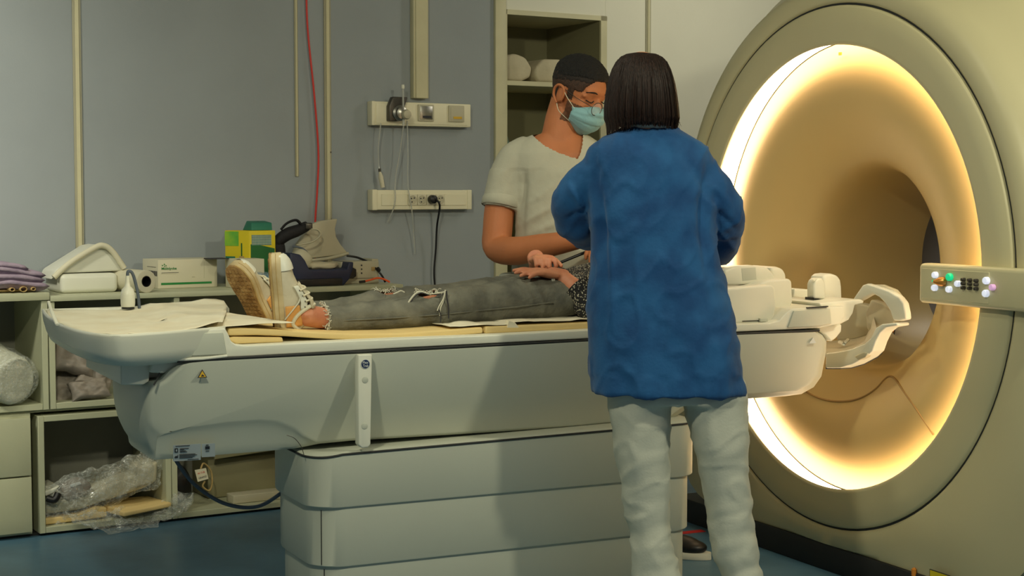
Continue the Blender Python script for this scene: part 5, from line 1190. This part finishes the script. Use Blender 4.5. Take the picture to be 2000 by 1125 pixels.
for s in (-1, 1):
    obj('eyebrow', MB().tube(smooth_path([H(.090, s * .016, .004), H(.092, s * .034, .010), H(.074, s * .056, .004)], 5), [.0028] * 5 + [.0036] * 3 + [.0022] * 3, n=8, flat=.7), 'brow', mn)
    obj('eyelid', MB().tube(smooth_path([H(.088, s * .020, -.020), H(.090, s * .034, -.025), H(.078, s * .050, -.021)], 5), .0018, n=6), 'brow', mn)
# surgical mask
def mk(a, bb):
    ph = (a - .5) * 2 * math.radians(80); cz = math.cos(ph); sn = math.sin(ph)
    xm = interp([(0, .108), (.18, .124), (.5, .122), (.8, .100), (1.0, .070)], bb)[0]; zt_ = interp([(0, -.034), (.25, -.062), (.5, -.090), (.75, -.118), (1.0, -.146)], bb)[0]
    wd = interp([(0, .066), (.4, .071), (.8, .062), (1.0, .046)], bb)[0]
    e = abs(sn) ** 3; zz = zt_ * (1 - e) + (-.060 - .050 * bb) * e
    x = .022 + (xm - .022) * cz ** .75 + .0042 * (abs(math.sin(bb * PI * 3.6)) ** .6) * (0.3 + .7 * cz) + .0012 * noise.noise(Vector((a * 9, bb * 9, 0)))
    return H(x, wd * sn, zz)
mask = obj('face_mask', MB().quadgrid(mk, 44, 34), 'mask', mn, ang=80, solid=0.0012, label='pale blue pleated surgical mask')
obj('mask_edge', MB().tube([mk(i / 20, 0.0) for i in range(21)], .0018, n=6), 'mask', mask)
for s in (-1, 1):
    a = 0.03 if s < 0 else 0.97
    obj('ear_loop', MB().tube(smooth_path([mk(a, .04), H(.020, s * .081, -.030), H(.002, s * .087, -.008)], 5), .0013, n=6), 'card', mask)
    obj('ear_loop', MB().tube(smooth_path([mk(a, .94), H(.012, s * .080, -.088), H(-.004, s * .086, -.066)], 5), .0013, n=6), 'card', mask)
# spectacles
gl = obj('spectacles', MB().tube(smooth_path([H(.122, -.010, -.031), H(.125, 0, -.027), H(.122, .010, -.031)], 4), .0014, n=8), 'dmetal', mn, label='thin round spectacles')
for s in (-1, 1):
    c = H(.119, s * .031, -.036)
    ax_ = (hf + hl * s * .15).normalized(); a1 = ax_.orthogonal().normalized(); b1 = ax_.cross(a1)
    obj('lens_rim', MB().tube([c + (a1 * math.cos(2 * PI * i / 28) + b1 * math.sin(2 * PI * i / 28)) * .0215 for i in range(28)], .0013, n=6, closed=True, cap=False), 'dmetal', gl)
    obj('lens', MB().lathe([(.0205, 0), (.0205, .0006)], c, ax_, n=28), 'lens', gl)
    obj('temple_arm', MB().tube([H(.113, s * .053, -.031), H(.06, s * .076, -.022), H(-.008, s * .084, -.010)], .0012, n=6), 'dmetal', gl)
# scrub top with a V neck
sm = MB()
ploft(sm, [(256, 1062, 1128, .056), (266, 1036, 1150, .066), (280, 1010, 1172, .080), (300, 995, 1196, .098), (340, 996, 1206, .116), (400, 1004, 1206, .122), (450, 1006, 1206, .124), (520, 1000, 1210, .126), (600, 996, 1214, .128), (680, 992, 1218, .130), (760, 990, 1220, .130)], DM, 2.4)
ptube(sm, [(1040, 290, DM, .050), (1012, 312, DM, .066), (996, 345, DM, .069), (986, 378, DM - .005, .068), (979, 408, DM - .012, .066)])
ptube(sm, [(1168, 290, DM, .050), (1198, 312, DM, .066), (1218, 350, DM, .068), (1226, 400, DM, .066)])
vpoly = [(1036, 258), (1046, 268), (1062, 282), (1084, 294), (1108, 303), (1128, 309), (1132, 300), (1136, 284), (1138, 262), (1150, 240), (1040, 240)]
def inpoly(x, y, P):
    c = False; j = len(P) - 1
    for i in range(len(P)):
        if (P[i][1] > y) != (P[j][1] > y) and x < (P[j][0] - P[i][0]) * (y - P[i][1]) / (P[j][1] - P[i][1]) + P[i][0]: c = not c
        j = i
    return c
def vcut(p):
    x, y, D = proj(p)
    if y < 262 and 1050 < x < 1140: return True
    if D < DM + .02 and inpoly(x, y, vpoly): return True
    # open cuff
    a = sd(979, 408, DM - .012); return False
def sdisp(p, n):
    x, y, D = proj(p); u = (x - 1080) / 585.0; v = (y - 400) / 585.0
    f = 0.008 * noise.noise(Vector((u * 9 + v * 7, D * 7, v * 6 - u * 8))) + 0.0035 * noise.noise(Vector((u * 20 + v * 16, D * 12, v * 16))) + 0.0012 * noise.noise(Vector((u * 55, D * 50, v * 50)))
    w_ = math.exp(-((x - 1022) / 7.0) ** 2) * max(0, min(1, (y - 320) / 40)) * max(0, min(1, (470 - y) / 60)); f -= .012 * w_
    for (cx_, cy_, sl, am) in ((1060, 415, .55, .006), (1075, 440, .45, .005), (1050, 385, .7, .004)):
        d_ = (y - cy_) + sl * (x - cx_); f += am * math.exp(-(d_ / 7.0) ** 2) * max(0, 1 - abs(x - cx_) / 60)
    if y < 330: f *= .4
    return p + n * f
scr = remesh('scrub_top', sm, 'scrub', mn, voxel=0.006, smooth_it=3, disp=sdisp, cut=vcut, label='pale short-sleeved V-neck scrub top')
ac = sd(983, 392, DM - .008); ad = (sd(979, 412, DM - .012) - sd(986, 375, DM)).normalized(); aa = ad.orthogonal().normalized(); ab = ad.cross(aa)
cuff = [[ac + ad * (h_) + (aa * math.cos(2 * PI * i / 30) + ab * math.sin(2 * PI * i / 30)) * r_ for i in range(30)] for h_, r_ in ((-.012, .0665), (.0, .0705), (.022, .0715), (.024, .068), (.006, .064))]
obj('sleeve_cuff', MB().rings(cuff, cap=False), 'scrub', scr, ang=70)
tr_ = MB()
ploft(tr_, [(640, 1008, 1208, .11), (700, 1006, 1210, .12)], DM + .04)
for h_, f_ in ((hipL, ftL), (hipR, ftR)):
    kn = h_.lerp(f_, .48) + Vector((0, -.03, 0)); tr_.tube([h_ + ZU * .08, h_, h_.lerp(kn, .5), kn, kn.lerp(f_, .5), f_ + ZU * .03], [.10, .105, .092, .080, .076, .078], n=20)
tr_.ell((2.46, 4.76, .93), (.16, .12, .13), 24, 16)
remesh('trousers', tr_, 'trouser', mn, voxel=0.009, smooth_it=4, label='white work trousers')
shp = []
for ft, dr in ((ftR, (RT * .9 - FH * .44)), (ftL, (-FH * .9 + RT * .2))):
    d = Vector(dr).normalized(); s = d.cross(ZU); c = Vector((ft.x, ft.y, 0)); rr = Matrix((d, s, ZU)).transposed()
    if ft is ftR: c = sz(1392, 1099, 0.0) + FH * .04 - d * .20; ftR.x = c.x; ftR.y = c.y
    mb = MB(); mb.ell(c + d * .0 + ZU * .062, (.05, .040, .045), 20, 12, rot=rr); mb.ell(c + d * .08 + ZU * .045, (.085, .042, .032), 24, 14, rot=rr); mb.ell(c + d * .13 + ZU * .038, (.055, .043, .024), 20, 12, rot=rr)
    sho = remesh('shoe', mb, 'black', mn, voxel=0.005, smooth_it=3, label='black shoe with a white sole')
    o2 = MB(); N = 30; ol = [(.075 + .125 * math.cos(2 * PI * i / N), .044 * math.sin(2 * PI * i / N)) for i in range(N)]
    o2.rings([[c + d * a + s * b_ * k + ZU * z for a, b_ in ol] for k, z in ((.96, 0.001), (1.0, .006), (1.0, .02), (.95, .024))]); obj('shoe_sole', o2, 'white', sho, ang=50, label='white sole')
# the thin black rod he holds
t = thing('black_probe', 'thin black rod held over the patient’s hands', 'rod', sd(1125, 500, 5.0)); t['label'] = 'thin black rod held above the hands of the patient'
obj('rod', MB().tube([sd(1094, 513, 4.98), sd(1128, 499, 5.0), sd(1165, 484, 5.02)], [.0045, .0048, .0048], n=10), 'black', t)
obj('rod_tip', MB().tube([sd(1090, 515, 4.98), sd(1095, 512.5, 4.98)], [.003, .0045], n=10), 'dmetal', t)

# ------------------------------------------------------------------ PATIENT lying on the table
pa = thing('person', 'person lying on the table in ripped grey jeans and white shoes', 'person', (1.9, 4.2, 0.88))
near = [(1.395, 4.105, .905, .033, .034), (1.45, 4.11, .905, .040, .037), (1.52, 4.12, .907, .047, .039), (1.60, 4.125, .912, .052, .043), (1.68, 4.125, .918, .054, .047), (1.735, 4.125, .923, .055, .050), (1.81, 4.125, .928, .060, .056), (1.90, 4.13, .930, .068, .058), (1.97, 4.135, .936, .075, .064), (2.04, 4.14, .938, .082, .066), (2.14, 4.15, .936, .086, .064)]
far = [(1.42, 4.345, .902, .034, .034), (1.50, 4.34, .904, .042, .038), (1.57, 4.335, .908, .048, .042), (1.64, 4.335, .916, .052, .048), (1.735, 4.335, .920, .055, .052), (1.85, 4.33, .924, .062, .054), (1.96, 4.325, .930, .070, .060), (2.08, 4.32, .936, .080, .066), (2.14, 4.315, .936, .084, .064)]
def lring(x, y, z, ry, rz, n=30, e=2.2):
    return [Vector((x, y + ry * math.copysign(abs(math.cos(2 * PI * i / n)) ** (2 / e), math.cos(2 * PI * i / n)), z + rz * math.copysign(abs(math.sin(2 * PI * i / n)) ** (2 / e), math.sin(2 * PI * i / n)))) for i in range(n)]
pb_ = MB()
pb_.rings([lring(x, y, z - .002, max(.02, ry - .012), max(.02, rz - .010)) for x, y, z, ry, rz in near]); pb_.rings([lring(x, y, z - .002, max(.02, ry - .012), max(.02, rz - .010)) for x, y, z, ry, rz in far])
pb_.rings([lring(x, 4.235, z, ry, rz) for x, z, ry, rz in ((2.0, .935, .12, .05), (2.12, .938, .15, .056), (2.25, .945, .13, .06), (2.4, .958, .14, .07), (2.5, .958, .16, .068), (2.555, .95, .12, .05))])
pb_.tube([(2.52, 4.235, .955), (2.62, 4.235, .965)], .048, n=20)
pb_.ell((2.665, 4.237, .968), (.092, .072, .088), 26, 18); pb_.ell((2.625, 4.237, .995), (.06, .055, .060), 20, 14); pb_.ell((2.645, 4.237, 1.066), (.022, .013, .014), 12, 8)
def sh_axes(O, toe, nn):
    es = (toe - O).normalized(); nn = Vector(nn); nn = (nn - es * nn.dot(es)).normalized(); return es, -nn, es.cross(-nn)
shoeN = (sy(538, 652, 4.10), sy(526, 495, 4.08), (-.92, .34, 0)); shoeF = (sy(512, 642, 4.36), sy(452, 520, 4.30), (-.86, -.50, 0.1))
for (O, T_, nn), (x, y, z) in ((shoeN, (1.42, 4.108, .905)), (shoeF, (1.44, 4.343, .903))):
    es, eh, ew = sh_axes(O, T_, nn); pb_.tube([O + es * .12 + eh * .036, O + es * .06 + eh * .046, O + es * .045 + eh * .085, Vector((x, y, z))], [.018, .024, .030, .029], n=18)
    pb_.ell(O + es * .050 + eh * .085 + ew * .022, (.010,) * 3, 10, 8); pb_.ell(O + es * .050 + eh * .085 - ew * .022, (.010,) * 3, 10, 8)
# arms: near forearm lies across the hip, far hand closes over the near wrist
pb_.tube(smooth_path([(2.50, 4.10, .95), (2.42, 4.03, .93), (2.32, 4.00, .925), sy(1150, 592, 4.04), sy(1118, 560, 4.09), sy(1092, 540, 4.13)], 5), [.040] * 6 + [.036] * 6 + [.030] * 5 + [.029] * 4 + [.027] * 3 + [.025] * 2, n=16)
hO = sy(1090, 538, 4.13)
hand(pb_, hO, sy(1005, 531, 4.10) - hO + Vector((0, 0, .012)), (-.1, 0.1, -1), -1, size=.93, curls=((.06, .14, .08), (.08, .18, .10), (.12, .24, .15), (.16, .32, .2)), spread=.03)
pb_.tube(smooth_path([(2.50, 4.38, .96), (2.40, 4.46, .95), (2.30, 4.46, .97), (2.21, 4.40, 1.02), (2.147, 4.30, 1.053)], 5), [.045] * 6 + [.040] * 5 + [.034] * 5 + [.026] * 5, n=16)
O2 = Vector((2.142, 4.278, 1.043))
hand(pb_, O2, (-.22, -.95, .16), (.0, -.15, -1), 1, size=.90, curls=((.35, .95, .8), (.30, 1.05, .8), (.30, 1.05, .8), (.25, 1.05, .8)), spread=.10, thumb_curl=.5)
pbody = remesh('body', pb_, 'skin_p', pa, voxel=0.0042, smooth_it=3)
jm = MB(); jm.rings([lring(*q) for q in near]); jm.rings([lring(*q) for q in far])
jm.rings([lring(x, y, z, ry, rz) for x, y, z, ry, rz in ((1.98, 4.235, .932, .13, .050), (2.06, 4.23, .936, .165, .062), (2.14, 4.23, .938, .18, .066), (2.22, 4.235, .940, .172, .070), (2.30, 4.235, .942, .155, .072))])
def jdisp(p, n):
    f = .0045 * noise.noise(Vector((p.x * 22, p.y * 9, p.z * 9))) + .003 * noise.noise(Vector((p.x * 34 + p.z * 20, p.y * 16, p.z * 16))) + .0010 * noise.noise(p * 90)
    for xc in (1.70, 1.725, 1.755, 2.02, 2.05): f += .0025 * math.exp(-((p.x - xc + .3 * (p.z - .93)) / .007) ** 2) * (1 if p.z > .9 else .3)
    q = p + n * f; q.z = max(q.z, .862); return q
def jcut(p):
    r = p.x < 1.408 + .008 * noise.noise(p * 60)
    k1 = (p - Vector((1.715, 4.115, .972))); k1 = (k1.x / .030) ** 2 + (k1.y / .030) ** 2 < 1 and p.z > .945
    k2 = (p - Vector((1.675, 4.33, .968))); k2 = (k2.x / .028) ** 2 + (k2.y / .034) ** 2 < 1 and p.z > .935
    return r or k1 or k2
jn = remesh('jeans', jm, 'jeans', pa, voxel=0.0055, smooth_it=4, disp=jdisp, cut=jcut, label='faded grey jeans ripped at the knees')
obj('side_seam', MB().tube(smooth_path([(1.45, 4.069, .903), (1.60, 4.072, .905), (1.735, 4.069, .910), (1.86, 4.062, .918), (1.97, 4.058, .925), (2.08, 4.054, .935)], 6), .0018, n=6), 'jeans', jn)
fr = MB(); rnd = random.Random(9)
def fray(c, r, n_, ln, axis='ring'):
    for i in range(n_):
        a = 2 * PI * i / n_; p = Vector((c[0] + rnd.uniform(-.004, .004), c[1] + r[0] * math.cos(a), c[2] + r[1] * math.sin(a)))
        d1 = Vector((-rnd.uniform(.2, 1), rnd.uniform(-.5, .5) + math.cos(a) * .4, rnd.uniform(-.6, .5) + math.sin(a) * .3)).normalized() * ln * rnd.uniform(.4, 1)
        q = p + d1 * .5 + Vector((0, rnd.uniform(-1, 1), rnd.uniform(-1, 1))) * ln * .4
        fr.tube(smooth_path([p + Vector((.006, 0, 0)), p, q, p + d1], 3), .0014, n=5)
fray((1.408, 4.107, .905), (.039, .038), 54, .020); fray((1.425, 4.345, .903), (.040, .038), 30, .014)
for c, r in (((1.715, 4.115, .972), .030), ((1.675, 4.33, .966), .030)):
    for i in range(34):
        a = 2 * PI * i / 34; p = Vector((c[0] + r * math.cos(a), c[1] + r * math.sin(a), c[2] + .004 - .35 * abs(math.sin(a)) * .03))
        q = p + Vector((rnd.uniform(-.016, .016), rnd.uniform(-.012, .012), rnd.uniform(-.004, .008))); fr.tube(smooth_path([p, p.lerp(q, .5) + Vector((0, 0, .004)), q], 3), .0012, n=5)
obj('frayed_threads', fr, 'fray', jn, kind='stuff')
def thr(pts, m, r=.0016, Y=4.085):
    obj('thread', MB().tube(smooth_path([sy(x, y, Y) for x, y in pts], 5), r, n=6), m, jn)
thr([(797, 592), (803, 583), (812, 573), (822, 570), (834, 573), (842, 575)], 'fray', .0028); thr([(801, 593), (806, 584), (815, 575), (824, 572), (836, 576)], 'print', .0015, 4.083)
thr([(840, 574), (852, 573), (864, 571), (872, 569)], 'fray', .0020); thr([(848, 575.5), (862, 576), (872, 573)], 'print', .0012, 4.075)
thr([(870, 566), (868, 576), (865, 590), (860, 602), (859, 617)], 'fray', .0022, 4.068); thr([(870, 568), (866, 583), (858, 597), (854, 607)], 'fray', .0018, 4.066)
thr([(872, 568), (873, 585), (876, 602), (876, 622)], 'print', .0020, 4.064); thr([(858, 605), (861, 618), (860, 630)], 'print', .0016, 4.063)
thr([(768, 574), (776, 571), (783, 568), (790, 571)], 'fray', .0020, 4.10)
thr([(1078, 541), (1080, 551), (1083, 552), (1081, 542)], 'fray', .0030, 4.10)
# speckled knit top
km = MB(); km.rings([lring(x, 4.235, z, ry, rz) for x, z, ry, rz in ((2.185, .938, .178, .068), (2.25, .944, .178, .076), (2.36, .955, .172, .088), (2.47, .962, .182, .084), (2.545, .956, .15, .062))])
km.tube(smooth_path([(2.50, 4.09, .95), (2.42, 4.03, .94), (2.32, 3.998, .93), sy(1162, 600, 4.03), sy(1136, 573, 4.07)], 5), [.055] * 6 + [.052] * 5 + [.048] * 5 + [.045] * 5, n=18)
km.tube(smooth_path([(2.50, 4.38, .96), (2.40, 4.46, .95), (2.30, 4.46, .97), (2.22, 4.41, 1.02)], 5), [.055] * 6 + [.048] * 5 + [.042] * 5, n=18)
def kcut(p):
    return False
def kdisp(p, n):
    q = p + n * (.005 * noise.noise(p * 22) + .002 * noise.noise(p * 60)); q.z = max(q.z, .864); return q
kn_ = remesh('knit_top', km, 'knit', pa, voxel=0.006, smooth_it=3, disp=kdisp, label='black and cream speckled knit top')
pc = sy(1133, 569, 4.072); pdir = (sy(1118, 556, 4.09) - sy(1160, 600, 4.03)).normalized(); a1 = pdir.orthogonal().normalized(); b1 = pdir.cross(a1)
obj('knit_cuff', MB().rings([[pc + pdir * h_ + (a1 * math.cos(2 * PI * i / 26) + b1 * math.sin(2 * PI * i / 26)) * r_ for i in range(26)] for h_, r_ in ((-.02, .043), (0, .050), (.012, .052), (.012, .046), (-.01, .040))], cap=False), 'knit', kn_, ang=70)
ph = shell_from(pbody, lambda p: p.x > 2.665 + .25 * (p.z - .99) and p.x > 2.64, lambda p: .010 + .003 * nz(p, 60), 'hair_w', 'hair', pa, 'dark hair')
# shoes
def sneaker(O, T_, nn, side, lab):
    es, eh, ew = sh_axes(O, T_, nn); L = (T_ - O).length
    if ew.dot(Vector((0, -1, 0))) < 0: ew = -ew           # ew points to the camera side
    def w_(s): return interp([(0, .012), (.02, .024), (.06, .032), (.2, .034), (.45, .033), (.62, .041), (.78, .043), (.9, .036), (.97, .024), (1.0, .012)], s)[0]
    ss = [0, .01, .03, .06, .12, .2, .3, .4, .5, .6, .7, .78, .86, .92, .96, .985, 1.0]
    def outl(k, h, ex=0.0): 
        a = [O + es * (L * s * (1 + ex) - ex * L * .5) + ew * w_(s) * k + eh * h for s in ss]; b__ = [O + es * (L * s * (1 + ex) - ex * L * .5) - ew * w_(s) * k + eh * h for s in reversed(ss)]; return a + b__
    root = obj('shoe', MB().rings([[O + es * (L * s) + (ew * math.cos(q) * w_(s) * 0.93) + eh * (.024 + max(0, math.sin(q)) * hh * (1 if True else 0)) for q in [2 * PI * i / 28 for i in range(28)]]
        for s, hh in ((.015, .030), (.04, .046), (.09, .058), (.16, .062), (.25, .064), (.33, .068), (.40, .070), (.50, .060), (.60, .046), (.72, .036), (.84, .030), (.92, .024), (.97, .016), (.995, .006))]), 'shoe', pa, ang=60, label=lab)
    obj('midsole', MB().rings([outl(.97, .004), outl(1.03, .008), outl(1.04, .024), outl(.98, .030)]), 'sole_edge', root, ang=50)
    obj('foxing_line', MB().tube(outl(1.045, .017)[:len(ss)], .0009, n=5), 'tan', root)
    obj('toe_cap', MB().rings([[O + es * (L * s) + (ew * math.cos(q) * (w_(s) * 0.95 + .001)) + eh * (.026 + max(0, math.sin(q)) * (hh + .0025)) for q in [PI * i / 16 for i in range(17)]] for s, hh in ((.80, .032), (.86, .029), (.92, .024), (.97, .016), (.995, .007))], cap=False), 'white', root, ang=60)
    osl = obj('outsole', MB().rings([outl(.93, -.0015), outl(.99, 0), outl(.99, .006)]), 'sole', root, ang=50)
    tr__ = MB()
    for r_ in range(16):
        for c_ in range(5):
            s = .05 + r_ * .058; ww = w_(s) * .80; cc = O + es * L * s + ew * ww * (c_ - 2) / 2.2 - eh * .002
            tr__.box(cc, (.010, .009, .003), Matrix((es, ew, eh)).transposed())
    obj('tread_blocks', tr__, 'sole', osl, kind='stuff')
    tg = MB(); 
    def up_(s, q, ex=.002):
        hh = interp([(.015, .030), (.04, .046), (.09, .058), (.16, .062), (.25, .064), (.33, .068), (.40, .070), (.50, .060), (.60, .046), (.72, .036), (.84, .030)], s)[0]
        return O + es * L * s + ew * math.cos(q) * (w_(s) * .93 + ex) + eh * (.024 + math.sin(q) * (hh + ex))
    obj('tongue', MB().quadgrid(lambda a, b_: up_(.30 + .32 * b_, PI * (.38 + .24 * a), .004 + (.014 * (1 - b_) ** 2)), 8, 10), 'shoe', root, ang=70, solid=.004)
    obj('side_panel', MB().quadgrid(lambda a, b_: up_(.10 + .26 * b_, PI * (.04 + .26 * a * (1 - .3 * b_)), .0035), 10, 10), 'orange', root, ang=70, solid=.002, label='orange side patch')
    obj('eyestay', MB().quadgrid(lambda a, b_: up_(.30 + .30 * b_, PI * (.24 + .12 * a), .0045), 6, 10), 'white', root, ang=70, solid=.002)
    obj('heel_stripe', MB().tube([up_(.20 + .05 * k, PI * (.03 + .045 * k), .005) for k in range(7)], .0038, n=8, flat=.5), 'white', root)
    for k in range(4): obj('eyelet', MB().ell(up_(.33 + .07 * k, PI * .31, .0065), (.0025,) * 3, 8, 6), 'print', root)
    for k in range(4): obj('lace', MB().tube(smooth_path([up_(.33 + .07 * k, PI * .30, .008), up_(.345 + .07 * k, PI * .5, .012), up_(.36 + .07 * k, PI * .70, .008)], 4), .0028, n=6), 'card', root)
    obj('collar', MB().tube(smooth_path([up_(.03, PI * .5, .003), up_(.06, PI * .25, .003), up_(.14, PI * .13, .005), up_(.24, PI * .20, .005), up_(.31, PI * .34, .008), up_(.34, PI * .5, .016), up_(.31, PI * .66, .008), up_(.24, PI * .80, .005), up_(.14, PI * .87, .005), up_(.06, PI * .75, .003), up_(.03, PI * .5, .003)], 4), .005, n=8), 'card', root)
    obj('sole_edge_trim', MB().tube([O + es * (L * s) + ew * w_(s) * 1.03 + eh * .003 for s in ss], .0022, n=6), 'tan', root)
sneaker(*shoeN, 1, 'near white shoe seen side on')
sneaker(*shoeF, 1, 'far white shoe showing its worn brown sole')
obj('ankle_strap', MB().tube(smooth_path([sy(603, 592, 4.07), sy(600, 605, 4.065), sy(602, 618, 4.065), sy(607, 632, 4.07)], 4), .0022, n=6), 'strap', pa)
